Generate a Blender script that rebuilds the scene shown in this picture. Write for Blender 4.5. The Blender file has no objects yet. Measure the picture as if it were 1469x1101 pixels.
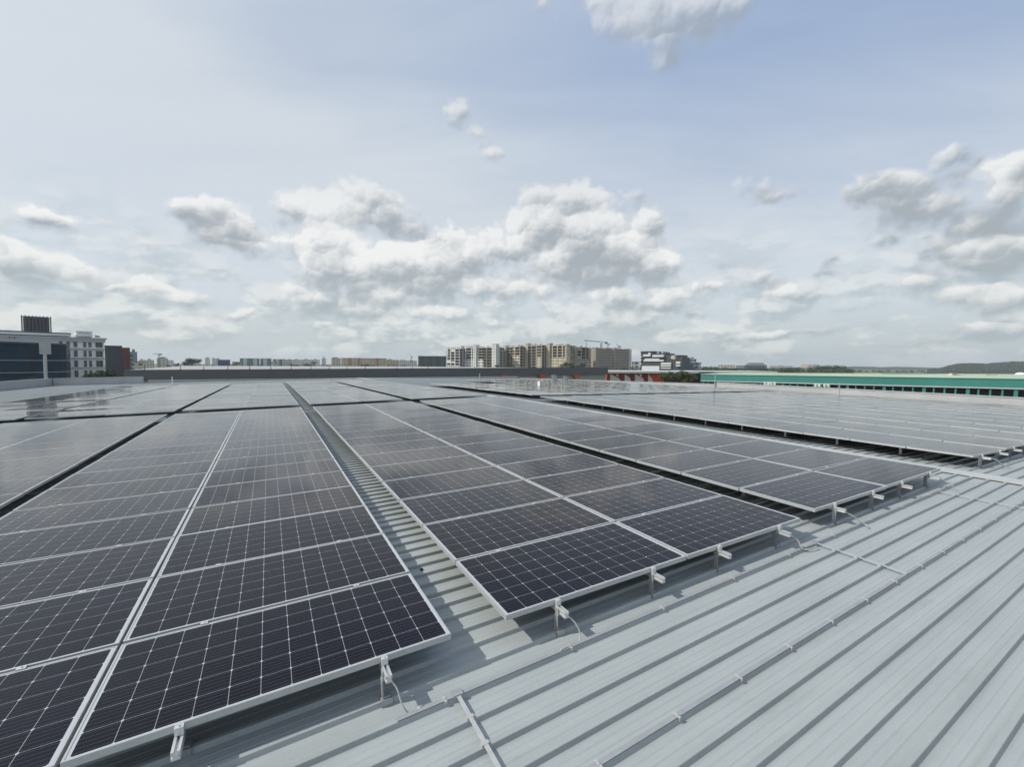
import bpy, math, random
from mathutils import Matrix, Vector
random.seed(7)
C = bpy.context.scene.collection
SC = bpy.context.scene

# ------------------------------------------------------------------ camera solution (roof frame)
RR = Vector((0.8733766, -0.48701867, -0.00511238))
RU = Vector((0.03346167, 0.0495287, 0.99821201))
RF = Vector((0.48589467, 0.87198608, -0.05955367))
CAM = Vector((-1.03778569, -2.73605373, 1.90175321))
FOC, CX, CY = 625.02, 734.5, 550.5
UP = Vector((0.01645496, 0.00505141, 0.99985185)).normalized()
T = UP.rotation_difference(Vector((0, 0, 1))).to_matrix().to_4x4()   # roof frame -> level world
T3 = T.to_3x3()
WR, WU, WF, WC = T3 @ RR, T3 @ RU, T3 @ RF, T3 @ CAM
HEAD = math.atan2(WF.x, WF.y)
GZ = -17.0

def PW(px, py, d):
    """world point seen at photo pixel (px,py) at depth d metres"""
    return WC + (WF + WR * ((px - CX) / FOC) - WU * ((py - CY) / FOC)) * d

# roof surface: two gentle slopes either side of the ridge, dipping beyond Y=17
RX, SD, YB, SB = 10.0, 0.031, 17.0, 0.014
def rz(X, Y):
    return -SD * max(0, X - RX) - SB * max(0, Y - YB)
def rframe(X, Y, off=0.0):
    """matrix of a piece lying on the array plane at roof coordinates X,Y"""
    ax = math.atan(SD) if X >= RX else 0.0
    ay = -math.atan(SB) if Y >= YB - .1 else 0.0
    return T @ Matrix.Translation((X, Y, rz(X, Y) + off)) @ Matrix.Rotation(ax, 4, 'Y') @ Matrix.Rotation(ay, 4, 'X')

# ------------------------------------------------------------------ helpers
def srgb(r, g, b):
    f = lambda c: (c / 255) / 12.92 if c / 255 <= .04045 else ((c / 255 + .055) / 1.055) ** 2.4
    return (f(r), f(g), f(b))

class MB:
    def __init__(s):
        s.v, s.f, s.m, s.uv = [], [], [], {}
    def face(s, pts, mi=0, uv=None):
        b = len(s.v); s.v += [tuple(p) for p in pts]; s.f.append(tuple(range(b, b + len(pts)))); s.m.append(mi)
        if uv: s.uv[len(s.f) - 1] = uv
        return s
    def box(s, x0, y0, z0, x1, y1, z1, mi=0, M=None):
        P = [(x0, y0, z0), (x1, y0, z0), (x1, y1, z0), (x0, y1, z0), (x0, y0, z1), (x1, y0, z1), (x1, y1, z1), (x0, y1, z1)]
        return s.hexa(P, mi, M)
    def hexa(s, P, mi=0, M=None):
        if M is not None: P = [tuple(M @ Vector(p)) for p in P]
        b = len(s.v); s.v += P
        for q in ((0, 3, 2, 1), (4, 5, 6, 7), (0, 1, 5, 4), (1, 2, 6, 5), (2, 3, 7, 6), (3, 0, 4, 7)):
            s.f.append(tuple(b + i for i in q)); s.m.append(mi)
        return s
    def extrude(s, poly, a, b, axis='y', mi=0):
        """poly: ccw list of 2D points; axis y: (x,z), axis x: (y,z), axis z: (x,y)"""
        n = len(poly); o = len(s.v)
        for t in (a, b):
            for p in poly:
                s.v.append({'y': (p[0], t, p[1]), 'x': (t, p[0], p[1]), 'z': (p[0], p[1], t)}[axis])
        for i in range(n):
            j = (i + 1) % n
            s.f.append((o + i, o + j, o + n + j, o + n + i)); s.m.append(mi)
        s.f.append(tuple(o + i for i in range(n))[::-1]); s.m.append(mi)
        s.f.append(tuple(o + n + i for i in range(n))); s.m.append(mi)
        return s
    def tube(s, pts, r, n=8, mi=0, r1=None):
        pts = [Vector(p) for p in pts]; o = len(s.v); r1 = r if r1 is None else r1
        for i, p in enumerate(pts):
            d = (pts[min(i + 1, len(pts) - 1)] - pts[max(i - 1, 0)]).normalized()
            a = d.cross(Vector((0, 0, 1)))
            if a.length < 1e-3: a = d.cross(Vector((1, 0, 0)))
            a.normalize(); b = d.cross(a)
            rr = r + (r1 - r) * i / max(1, len(pts) - 1)
            for k in range(n):
                t = 2 * math.pi * k / n
                s.v.append(tuple(p + a * (rr * math.cos(t)) + b * (rr * math.sin(t))))
        for i in range(len(pts) - 1):
            for k in range(n):
                k2 = (k + 1) % n
                s.f.append((o + i * n + k, o + i * n + k2, o + (i + 1) * n + k2, o + (i + 1) * n + k)); s.m.append(mi)
        s.f.append(tuple(o + k for k in range(n))[::-1]); s.m.append(mi)
        e = o + (len(pts) - 1) * n
        s.f.append(tuple(e + k for k in range(n))); s.m.append(mi)
        return s
    def mesh(s, name, mats, smooth=False):
        me = bpy.data.meshes.new(name); me.from_pydata(s.v, [], s.f)
        for m in (mats if isinstance(mats, (list, tuple)) else [mats]): me.materials.append(m)
        me.polygons.foreach_set('material_index', s.m)
        if s.uv:
            l = me.uv_layers.new(name='UVMap')
            for fi, uv in s.uv.items():
                for k, li in enumerate(me.polygons[fi].loop_indices): l.data[li].uv = uv[k]
        if smooth: me.polygons.foreach_set('use_smooth', [True] * len(me.polygons))
        me.update(); return me

def put(name, me, parent=None, M=None):
    o = bpy.data.objects.new(name, me); C.objects.link(o)
    if parent is not None: o.parent = parent
    if M is not None:
        if parent is None: o.matrix_world = M
        else: o.matrix_local = M
    return o
def obj(name, mb, mats, parent=None, M=None, smooth=False):
    return put(name, mb.mesh(name, mats, smooth), parent, M)
def tag(o, label=None, cat=None, group=None, kind=None):
    if label: o['label'] = label
    if cat: o['category'] = cat
    if group: o['group'] = group
    if kind: o['kind'] = kind
    return o
def thing(name, label, cat, M=None, group=None):
    o = bpy.data.objects.new(name, None); C.objects.link(o); o.empty_display_size = .2
    if M is not None: o.matrix_world = M
    return tag(o, label, cat, group)
def dup(o, M, label=None):
    c = o.copy(); C.objects.link(c); c.matrix_world = M
    if label: c['label'] = label
    for ch in o.children:
        d = ch.copy(); C.objects.link(d); d.parent = c
        for g in ch.children:
            e = g.copy(); C.objects.link(e); e.parent = d
    return c

# ------------------------------------------------------------------ materials
class NT:
    def __init__(s, nt): s.nt = nt; s.n = nt.nodes; s.l = nt.links
    def set(s, sock, v):
        if isinstance(v, bpy.types.NodeSocket): s.l.new(v, sock)
        elif isinstance(v, (int, float)) and hasattr(sock.default_value, '__len__'):
            sock.default_value = [v] * len(sock.default_value)
        else:
            if hasattr(sock.default_value, '__len__') and len(sock.default_value) == 4 and len(v) == 3: v = (*v, 1)
            sock.default_value = v
    def math(s, op, a, b=None, c=None, clamp=False):
        n = s.n.new('ShaderNodeMath'); n.operation = op; n.use_clamp = clamp
        for i, v in enumerate((a, b, c)):
            if v is not None: s.set(n.inputs[i], v)
        return n.outputs[0]
    def vec(s, op, a, b=None, c=None):
        n = s.n.new('ShaderNodeVectorMath'); n.operation = op
        for i, v in enumerate((a, b, c)):
            if v is not None: s.set(n.inputs[i], v)
        return n.outputs['Value'] if op in ('DOT_PRODUCT', 'LENGTH') else n.outputs[0]
    def mix(s, f, a, b, typ='RGBA', blend='MIX'):
        n = s.n.new('ShaderNodeMix'); n.data_type = typ; n.blend_type = blend
        i = {'RGBA': (6, 7, 2), 'FLOAT': (2, 3, 0)}[typ]
        s.set(n.inputs[0], f); s.set(n.inputs[i[0]], a); s.set(n.inputs[i[1]], b)
        return n.outputs[i[2]]
    def noise(s, v, scale, detail=3, rough=.5, dist=0, lac=2.0):
        n = s.n.new('ShaderNodeTexNoise')
        if v is not None: s.l.new(v, n.inputs['Vector'])
        n.inputs['Scale'].default_value = scale; n.inputs['Detail'].default_value = detail
        n.inputs['Roughness'].default_value = rough; n.inputs['Distortion'].default_value = dist
        n.inputs['Lacunarity'].default_value = lac
        return n.outputs['Fac']
    def rng(s, v, a, b, c=0, d=1, smooth=False):
        n = s.n.new('ShaderNodeMapRange'); n.interpolation_type = 'SMOOTHSTEP' if smooth else 'LINEAR'
        for i, x in enumerate((v, a, b, c, d)): s.set(n.inputs[i], x)
        return n.outputs[0]
    def coord(s, k='Object'):
        return s.n.new('ShaderNodeTexCoord').outputs[k]
    def sep(s, v):
        n = s.n.new('ShaderNodeSeparateXYZ'); s.l.new(v, n.inputs[0]); return n.outputs
    def comb(s, x, y, z):
        n = s.n.new('ShaderNodeCombineXYZ')
        for i, v in enumerate((x, y, z)): s.set(n.inputs[i], v)
        return n.outputs[0]
    def bump(s, h, strength=.3, dist=.01):
        n = s.n.new('ShaderNodeBump'); s.set(n.inputs['Height'], h)
        n.inputs['Strength'].default_value = strength; n.inputs['Distance'].default_value = dist
        return n.outputs[0]

def material(name, col=(.5, .5, .5), rough=.6, metal=0.0, spec=.5):
    m = bpy.data.materials.new(name); m.use_nodes = True
    t = NT(m.node_tree); b = t.n['Principled BSDF']
    t.set(b.inputs['Base Color'], col); b.inputs['Roughness'].default_value = rough
    b.inputs['Metallic'].default_value = metal; b.inputs['Specular IOR Level'].default_value = spec
    return m, t, b
def mottled(name, col, rough=.7, var=.18, scale=1.2, metal=0.0, stretch=(1, 1, 1), spec=.4, bump=0):
    m, t, b = material(name, col, rough, metal, spec)
    v = t.vec('MULTIPLY', t.coord(), stretch)
    n = t.noise(v, scale, 6, .6); n2 = t.noise(v, scale * 9, 3, .5)
    k = t.math('ADD', t.math('MULTIPLY', n, .75), t.math('MULTIPLY', n2, .25))
    f = t.rng(k, .3, .7, 1 - var, 1 + var)
    t.set(b.inputs['Base Color'], t.vec('SCALE', col) if False else t.vec('MULTIPLY', col, t.comb(f, f, f)))
    if bump: t.set(b.inputs['Normal'], t.bump(n2, bump, .02))
    return m

M = {}
RIB, RP0, SHEAR = 0.204, -0.256, 0.019
ZP, ZR = -0.263, -0.232           # pan level, rib top level
# roof sheet -------------------------------------------------------
def roof_mat():
    m, t, b = material('roof_sheet', (.42, .46, .46), .42, 0.0, .45)
    co = t.coord(); x, y, z = t.sep(co)
    streak = t.noise(t.vec('MULTIPLY', co, (.35, 9, 1)), 1.0, 5, .6)
    blot = t.noise(t.vec('MULTIPLY', co, (.8, 1.2, 1)), 1.3, 5, .6)
    spk = t.noise(co, 60, 3, .6)
    sheet = t.n.new('ShaderNodeTexWhiteNoise'); sheet.noise_dimensions = '1D'
    t.l.new(t.math('FLOOR', t.math('DIVIDE', t.math('ADD', y, .15), .816)), sheet.inputs['W'])
    k = t.math('ADD', t.math('MULTIPLY', streak, .55), t.math('MULTIPLY', blot, .45))
    f = t.rng(k, .3, .7, .89, 1.09)
    f = t.math('MULTIPLY', f, t.rng(sheet.outputs['Value'], 0, 1, .96, 1.04))
    f = t.math('MULTIPLY', f, t.rng(spk, .3, .7, .97, 1.03))
    dirt = t.rng(t.noise(t.vec('MULTIPLY', co, (.5, 3.0, 1)), 2.2, 6, .7), .56, .78, 0, .35, True)
    c = t.vec('MULTIPLY', (.352, .382, .380), t.comb(f, f, f))
    c = t.mix(dirt, c, (.215, .22, .21))
    ry = t.math('SUBTRACT', y, t.math('MULTIPLY', x, SHEAR)); ry = t.math('DIVIDE', t.math('SUBTRACT', ry, RP0), RIB)
    dr_ = t.math('MULTIPLY', t.math('PINGPONG', ry, .5), RIB)
    foot = t.math('MULTIPLY', t.rng(dr_, .026, .050, 1, 0, True), t.rng(t.noise(t.vec('MULTIPLY', co, (.7, 5, 1)), 1.6, 6, .7),   .40, .68, .03, .34))
    c = t.mix(foot, c, (.20, .205, .20))
    # rare dark specks
    vo = t.n.new('ShaderNodeTexVoronoi'); t.l.new(co, vo.inputs['Vector']); vo.inputs['Scale'].default_value = 1.7
    sp = t.math('LESS_THAN', vo.outputs['Distance'], .012)
    c = t.mix(t.math('MULTIPLY', sp, .7), c, (.06, .06, .06))
    t.set(b.inputs['Base Color'], c)
    t.set(b.inputs['Roughness'], t.rng(blot, .3, .7, .38, .55))
    t.set(b.inputs['Normal'], t.bump(t.noise(t.vec('MULTIPLY', co, (1.2, 6, 1)), 3, 3, .5), .10, .01))
    return m
M['roof'] = roof_mat()

# solar cell glass ---------------------------------------------------
PW_, PH_ = 1.956, 0.992          # panel size
CP = 0.1586                       # cell pitch
def cell_mat():
    m, t, b = material('cell_glass', (.01, .01, .02), .07, 0.0, .5)
    uv = t.n.new('ShaderNodeUVMap'); uv.uv_map = 'UVMap'
    x, y, z = t.sep(uv.outputs[0])
    x = t.math('SUBTRACT', x, (PW_ - 12 * CP) / 2); y = t.math('SUBTRACT', y, (PH_ - 6 * CP) / 2)
    du = t.math('MULTIPLY', t.math('PINGPONG', t.math('DIVIDE', x, CP), .5), CP)
    dv = t.math('MULTIPLY', t.math('PINGPONG', t.math('DIVIDE', y, CP), .5), CP)
    g1 = t.math('LESS_THAN', du, .0010); g2 = t.math('LESS_THAN', dv, .0008)
    dia = t.math('LESS_THAN', t.math('ADD', du, dv), .0092)
    grid = t.math('MAXIMUM', t.math('MAXIMUM', g1, g2), dia)
    # outside the cell field
    inx = t.math('MULTIPLY', t.math('GREATER_THAN', x, 0.0), t.math('LESS_THAN', x, 12 * CP))
    iny = t.math('MULTIPLY', t.math('GREATER_THAN', y, 0.0), t.math('LESS_THAN', y, 6 * CP))
    ins = t.math('MULTIPLY', inx, iny)
    back = t.math('MAXIMUM', grid, t.math('SUBTRACT', 1, ins))
    bus = t.math('MULTIPLY', t.math('PINGPONG', t.math('ADD', t.math('MULTIPLY', t.math('DIVIDE', y, CP), 5), .5), .5), CP / 5)
    busm = t.math('LESS_THAN', bus, .00075)
    # every cell has its own slightly different blue-black
    cid = t.comb(t.math('FLOOR', t.math('DIVIDE', x, CP)), t.math('FLOOR', t.math('DIVIDE', y, CP)),
                 t.math('MULTIPLY', t.n.new('ShaderNodeObjectInfo').outputs['Random'], 97))
    wn = t.n.new('ShaderNodeTexWhiteNoise'); t.l.new(cid, wn.inputs['Vector'])
    oi = t.n.new('ShaderNodeObjectInfo')
    cell = t.mix(wn.outputs['Value'], (.0016, .0020, .0080), (.0034, .0038, .0120))
    cell = t.mix(t.math('MULTIPLY', oi.outputs['Random'], .8), cell, (.0052, .0045, .0062))
    c = t.mix(t.math('MULTIPLY', busm, .20), cell, (.42, .43, .45))
    c = t.mix(back, c, (.42, .44, .46))
    dust = t.noise(t.coord('Object'), 1.5, 5, .65)
    c = t.mix(t.math('ADD', t.rng(dust, .35, .8, .0, .006), t.math('MULTIPLY', t.rng(y, -.02, .05, .05, 0), t.rng(dust, .42, .7, 0, 1))), c, (.40, .38, .34))
    t.set(b.inputs['Base Color'], c)
    b.inputs['IOR'].default_value = 1.27
    t.set(b.inputs['Roughness'], t.rng(dust, .3, .7, .055, .095))
    return m
M['cell'] = cell_mat()
M['alu'] = mottled('anodised_aluminium', (.46, .475, .475), .42, .12, 4, .35)
M['rail'] = mottled('rail_aluminium', (.62, .63, .62), .38, .1, 6, .55)
M['galv'] = mottled('galvanised_steel', (.40, .415, .42), .45, .2, 9, .5)
M['tape'] = mottled('tape_aluminium', (.30, .31, .325), .6, .14, 5, .1)
M['cable'] = mottled('earth_strap', (.47, .47, .46), .5, .15, 30, .3)
M['cap'] = mottled('ridge_paint', (.40, .42, .415), .6, .10, 1.5)
M['concrete'] = mottled('parapet_concrete', (.36, .37, .38), .85, .15, .8, 0, (1, 1, .4))
M['coping'] = mottled('coping', (.37, .38, .38), .75, .14, .5)
M['black'] = mottled('black_rubber', (.012, .012, .013), .6, .2, 5)

# ------------------------------------------------------------------ the roof
def roof_side(x_cuts, name):
    prof = []
    k = int((-14 - RP0) / RIB)
    while RP0 + k * RIB < 62:
        y = RP0 + k * RIB
        prof += [(y - .0255, ZP), (y - .0165, ZR - .002), (y - .0135, ZR), (y + .0135, ZR), (y + .0165, ZR - .002), (y + .0255, ZP)]
        for q in (.075, .128):
            prof += [(y + q - .010, ZP), (y + q, ZP + .0030), (y + q + .010, ZP)]
        k += 1
    v, f = [], []
    n = len(prof)
    for x in x_cuts:
        for (y, z) in prof: v.append((x, y + SHEAR * x, z + rz(x, y + SHEAR * x)))
    for i in range(len(x_cuts) - 1):
        for j in range(n - 1):
            f.append((i * n + j, (i + 1) * n + j, (i + 1) * n + j + 1, i * n + j + 1))
    b = MB(); b.v, b.f, b.m = v, f, [0] * len(f)
    tag(obj(name, b, M['roof'], None, T), kind='structure',
        label='pale grey ribbed metal roof sheeting under the solar panels')
roof_side([-21, -10, 0, 9.97], 'roof')
roof_side([10.03, 20, 36.0], 'roof')

# ridge cap
rc = MB()
prev = None
for (y0, y1) in ((-14, 17), (17, 61.5)):
    P = []
    for y in (y0, y1):
        z = -SB * max(0, y - YB)
        P.append([(9.74, y, ZR - .012 + z), (9.74, y, ZR + .014 + z), (9.92, y, ZR + .022 + z), (10.10, y, ZR + .012 + z), (10.10, y, ZR - .014 + z)])
    for i in range(4):
        rc.face([P[0][i], P[0][i + 1], P[1][i + 1], P[1][i]])
tag(obj('ridge_cap', rc, M['cap'], None, T), 'long white folded metal cap along the roof ridge between two panel fields', 'ridge cap')

# ------------------------------------------------------------------ solar panels
PITCH, W2, GAPC = 1.012, PW_, 0.020
def frame_mesh():
    b = MB(); w, h, d, l = PW_, PH_, .040, .011
    b.box(0, 0, -d, w, l, 0); b.box(0, h - l, -d, w, h, 0)
    b.box(0, l, -d, l, h - l, 0); b.box(w - l, l, -d, w, h - l, 0)
    return b
def glass_into(b, mi, M_=None):
    w, h, l, z = PW_, PH_, .011, -.0025
    P = [(l, l, z), (w - l, l, z), (w - l, h - l, z), (l, h - l, z)]
    uv = [(p[0], p[1]) for p in P]
    if M_ is not None: P = [tuple(M_ @ Vector(p)) for p in P]
    b.face(P, mi, uv)
    return b
g = glass_into(MB(), 0); back = [(p[0], p[1], -.012) for p in g.v[:4]]
g.face(back[::-1], 1, [(0, 0)] * 4)
M['backsheet'] = mottled('darkened_backsheet', (.12, .12, .125), .6, .05, 2)  # real backs are white; darkened here to deepen the shade under the panels
FRAME, GLASS = frame_mesh().mesh('frame', M['alu']), g.mesh('cell_glass', [M['cell'], M['backsheet']])

ORD = ['first', 'second', 'third', 'fourth', 'fifth', 'sixth', 'seventh', 'eighth', 'ninth', 'tenth', 'eleventh', 'twelfth',
       'thirteenth', 'fourteenth', 'fifteenth', 'sixteenth', 'seventeenth', 'eighteenth', 'nineteenth', 'twentieth'] + ['rear'] * 20
ARR = [  # X0, columns, Y0, rows, where, block
    (-2 * W2 - GAPC - .004, 2, 0.0, 16, 'array left of the ribbed gap', 0),
    (0.427, 2, 0.0, 16, 'array right of the ribbed gap', 0),
    (4.82, 2, 0.07, 16, 'array beside the ridge cap', 0),
    (-8.10, 2, 0.0, 16, 'array beyond the left black gap', 0),
    (-12.25, 2, 0.0, 16, 'leftmost array', 0),
    (10.60, 11, 0.15, 15, 'past the ridge cap', 0),
    (-2 * W2 - GAPC - .004, 2, 17.45, 29, 'array left of the ribbed gap', 1),
    (0.427, 2, 17.45, 29, 'array right of the ribbed gap', 1),
    (4.82, 2, 17.45, 29, 'array beside the ridge cap', 1),
    (-8.10, 2, 17.45, 29, 'array beyond the left black gap', 1),
    (-12.25, 2, 17.45, 29, 'leftmost array', 1),
    (10.75, 4, 16.35, 16, 'past the ridge cap', 1),
    (19.0, 7, 16.35, 27, 'past the walkway', 1),
]
def proj(X, Y, Z):
    v = Vector((X, Y, Z)) - CAM; d = v.dot(RF)
    if d < .15: return None
    return (CX + FOC * v.dot(RR) / d, CY - FOC * v.dot(RU) / d)
def clip_area(P, w=1469, h=1101):
    for (ax, lim, sg) in ((0, 0, 1), (0, w, -1), (1, 0, 1), (1, h, -1)):
        out = []
        for i in range(len(P)):
            a, b = P[i], P[(i + 1) % len(P)]
            da, db = sg * (a[ax] - lim), sg * (b[ax] - lim)
            if da >= 0: out.append(a)
            if (da >= 0) != (db >= 0):
                t = da / (da - db); out.append((a[0] + t * (b[0] - a[0]), a[1] + t * (b[1] - a[1])))
        P = out
        if not P: return 0
    return abs(sum(P[i][0] * P[(i + 1) % len(P)][1] - P[(i + 1) % len(P)][0] * P[i][1] for i in range(len(P)))) / 2
rnd = random.Random(11)
panels = []
for (X0, nc, Y0, nr, where, blk) in ARR:
    for c in range(nc):
        for r in range(nr):
            X = X0 + c * (W2 + GAPC) + (.05 * (c // 2) if X0 > 10 else 0); Y = Y0 + r * PITCH
            tx, ty = rnd.gauss(0, .0036), rnd.gauss(0, .0022)
            if X0 > 10 or blk: tx *= 1.5; ty *= 1.5
            if X0 > 10: ty += .007
            if blk == 0 and X0 < 10: tx += (-.0015 if r < 9 else .0020)
            if blk == 1: tx += .015 if X0 > 10 else (.010 if X0 < -4 else 0)
            cor = [proj(X + i, Y + j, rz(X + i, Y + j)) for i, j in ((0, 0), (W2, 0), (W2, PH_), (0, PH_))]
            area = 0 if any(p is None for p in cor) else clip_area(cor)
            if None in cor and any(p is not None and 0 <= p[0] <= 1469 and 0 <= p[1] <= 1101 for p in cor): area = 1e6
            if nc == 2: col = ('left', 'right')[c] + ' column'
            else: col = ORD[c] + ' column'
            if blk == 0: row = ORD[r] + ' row from front'
            else: row = ORD[r] + ' row behind cross gap'
            Mx = rframe(X, Y) @ Matrix.Translation((W2 / 2, PH_ / 2, 0)) @ Matrix.Rotation(tx, 4, 'X') @ Matrix.Rotation(ty, 4, 'Y') @ Matrix.Translation((-W2 / 2, -PH_ / 2, 0))
            panels.append((area, Mx, f'solar panel, {row}, {col}, {where}'))
panels.sort(key=lambda p: -p[0])
NIND = 300
proto = None
far = MB(); fm = frame_mesh(); gm = glass_into(MB(), 1)
for i, (area, Mx, lab) in enumerate(panels):
    if i < NIND and area > 0:
        if proto is None:
            proto = thing('solar_panel', lab, 'solar panel', Mx, 'framed solar panels laid out on the roof')
            put('frame', FRAME, proto); put('cell_glass', GLASS, proto)
        else:
            dup(proto, Mx, lab)
    else:
        o = len(far.v)
        far.v += [tuple(Mx @ Vector(v)) for v in fm.v]
        far.f += [tuple(o + k for k in q) for q in fm.f]; far.m += [0] * len(fm.f)
        glass_into(far, 1, Mx)
tag(obj('solar_panels', far, [M['alu'], M['cell']]), 'distant grey rows of solar panels merging towards the far roof edge', 'solar panels', kind='stuff')

# ------------------------------------------------------------------ rails, feet, clamps
RAILP = [(-.02, 0), (.02, 0), (.02, .012), (.013, .014), (.013, .024), (.02, .026), (.02, .045), (.007, .045), (.007, .03),
         (-.007, .03), (-.007, .045), (-.02, .045), (-.02, .026), (-.013, .024), (-.013, .014), (-.02, .012)]
RAILP = [(a, b - .0855) for a, b in RAILP]
def rail_mesh(L): return MB().extrude(RAILP, -.135, L, 'y').mesh('mounting_rail', M['rail'])
RAIL16, RAIL15 = rail_mesh(16.25), rail_mesh(15.25)
fb = MB()   # L foot: plate up the rail side, leg, clamp gripping the rib
fb.box(-.028, -.022, -.205, -.0215, .022, -.045)
fb.box(-.028, -.026, -.211, .022, .026, -.205)
fb.box(-.032, -.022, ZR + .002, -.0225, .022, -.1)
fb.box(-.040, -.030, ZR + .001, .030, .030, ZR + .016)
fb.box(-.040, -.036, ZR - .030, .030, -.029, ZR + .016)
fb.tube([(-.036, 0, -.10), (-.018, 0, -.10)], .006, 6)
FOOT = fb.mesh('bracket', M['galv'])
cb = MB(); cb.box(-.022, -.018, -.003, .022, .018, .0035); cb.tube([(0, 0, .003), (0, 0, .010)], .0065, 6)
CLAMP = cb.mesh('clamp', M['rail'])
eb = MB(); eb.box(-.020, -.030, -.040, .020, -.0015, .0025); eb.box(-.020, -.0015, .0005, .020, .008, .004); eb.tube([(0, -.016, .002), (0, -.016, .010)], .006, 6)
ECLAMP = eb.mesh('end_clamp', M['rail'])
WHERE = {-8.10: 'array beyond the left black gap', 0.427: 'array right of the ribbed gap', 4.82: 'array beside the ridge cap', 10.60: 'first array past the ridge cap'}
OFFS = (0.453, 1.500)
for (X0, nc, Y0, nr, where, blk) in ARR[:6]:
    if X0 < -5: continue
    cols = range(nc) if X0 < 10 else range(4)
    q = 0
    for c in cols:
        for of in OFFS:
            X = X0 + c * (W2 + GAPC) + of
            dz = rnd.uniform(-.03, .03)
            Mx = rframe(X, Y0) @ Matrix.Translation((0, 0, 0))
            o = put('mounting_rail', RAIL16 if nr == 16 else RAIL15, None, Mx)
            tag(o, f'{ORD[q]} aluminium rail end from the left, front edge, {where}', 'rail', 'aluminium rails under the panel arrays')
            q += 1
            base = RP0 + SHEAR * X - Y0
            k0 = 1
            while base + k0 * RIB < -.065: k0 += 1
            ks = [k0, k0 + 6] if not (X0 > 10 and c == 0 and of < 1) else list(range(k0, 74, 6))
            for k in ks: put('bracket', FOOT, o, Matrix.Translation((0, base + k * RIB, 0)))
            put('end_clamp', ECLAMP, o, Matrix.Identity(4))
            if X0 < 10:
                for k in range(1, 11): put('clamp', CLAMP, o, Matrix.Translation((0, k * PITCH - .010, 0)))

# ------------------------------------------------------------------ lightning tape and straps
def tape_along_x(x0, x1, y, label, step, n0, far_=False):
    Mx = T @ Matrix.Translation((x0, y + SHEAR * x0, ZR)) @ Matrix.Rotation(math.atan(SHEAR), 4, 'Z')
    b = MB(); b.box(0, -.0145, .003, x1 - x0, .0145, .006)
    o = obj('earthing_tape', b, M['tape'], None, Mx); tag(o, label, 'earthing tape', 'metal earthing tapes on the roof ribs')
    cl = MB(); cl.box(-.008, -.022, .0005, .008, .024, .0085); cl.box(-.008, -.027, -.012, .008, -.0221, .0085); cl.box(-.006, -.010, .0086, .006, .010, .0115)
    me = cl.mesh('clip', M['cable'])
    x = n0
    while x < x1 - x0:
        put('clip', me, o, Matrix.Translation((x, 0, 0))); x += step
    return o
tape_along_x(-.45, 9.55, RP0, 'flat metal tape clipped along the rib nearest the panel front edges', .98, .30)
tape_along_x(-6.0, 9.60, RP0 - 4 * RIB, 'flat metal tape with clips along a bare rib across the open roof', .61, .30)
def tape_along_y(x, y1, y0, label):
    y1 += SHEAR * x; y0 += SHEAR * x
    Mx = T @ Matrix.Translation((x, y1, ZR))
    L = y1 - y0
    b = MB(); b.box(-.013, -L, .0085, .013, 0, .0115)
    o = obj('earthing_tape', b, M['cable'], None, Mx); tag(o, label, 'earthing tape', 'metal earthing tapes on the roof ribs')
    me = MB().box(-.022, -.020, .0005, .022, .020, .017).mesh('clip', M['galv'])
    cl = MB(); cl.box(-.022, -.012, .0005, .022, .012, .013); me2 = cl.mesh('clip', M['cable'])
    put('clamp_plate', MB().box(-.033, -.026, .0005, .033, .026, .019).mesh('clamp_plate', M['galv']), o, Matrix.Identity(4))
    k = 1
    while k * RIB < L + .05:
        put('clip', me2, o, Matrix.Translation((0, -k * RIB, 0))); k += 1
    return o
tape_along_y(-.067, RP0, -2.6, 'flat metal strip crossing the ribs at the bottom centre of the roof')
tape_along_y(4.33, RP0, RP0 - 4 * RIB, 'short flat metal strip crossing four ribs right of the nearest panels')
tape_along_y(8.05, RP0, -1.9, 'flat metal strip crossing the ribs close to the ridge cap')
def strap(pts, r, label):
    P = [Vector(p) for p in pts]; out = []
    for i in range(len(P) - 1):      # Catmull-Rom
        p0, p1, p2, p3 = P[max(i - 1, 0)], P[i], P[i + 1], P[min(i + 2, len(P) - 1)]
        for k in range(6):
            t = k / 6
            out.append(.5 * ((2 * p1) + (p2 - p0) * t + (2 * p0 - 5 * p1 + 4 * p2 - p3) * t * t + (3 * p1 - p0 - 3 * p2 + p3) * t ** 3))
    out.append(P[-1]); o0 = out[0]
    b = MB().tube([p - o0 for p in out], r, 6)
    tag(obj('earthing_strap', b, M['cable'], None, T @ Matrix.Translation(o0), True), label, 'earthing strap', 'earthing straps from the rail ends')
strap([(-.452, -.128, -.075), (-.42, -.16, -.12), (-.40, -.20, -.20), (-.36, -.225, ZP + .006), (-.30, -.245, ZR + .008)], .005, 'thin white wire hanging from the rail end at bottom centre')
strap([(.893, -.125, -.075), (.935, -.16, -.12), (.96, -.19, -.19), (.93, -.215, ZP + .010), (.83, -.235, ZR + .006), (.74, -.245, ZR + .010)], .006, 'braided strap curling from a rail end left of the wide front array')
strap([(3.95, -.115, -.08), (4.0, -.16, -.13), (4.03, -.20, -.22), (4.12, -.235, ZR + .003), (4.24, -.245, ZR + .008)], .008, 'braided strap looping down to the tape beside the short crossing strip')
strap([(5.29, -.05, -.08), (5.36, -.12, -.13), (5.43, -.18, -.20), (5.46, -.22, ZR + .004), (5.40, -.245, ZR + .008)], .008, 'braided strap running down from the first rail of the ridge array')
strap([(8.33, -.05, -.08), (8.40, -.13, -.14), (8.44, -.20, -.21), (8.46, -.24, ZR + .006)], .007, 'braided strap dropping from the last rail before the ridge cap')
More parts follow.
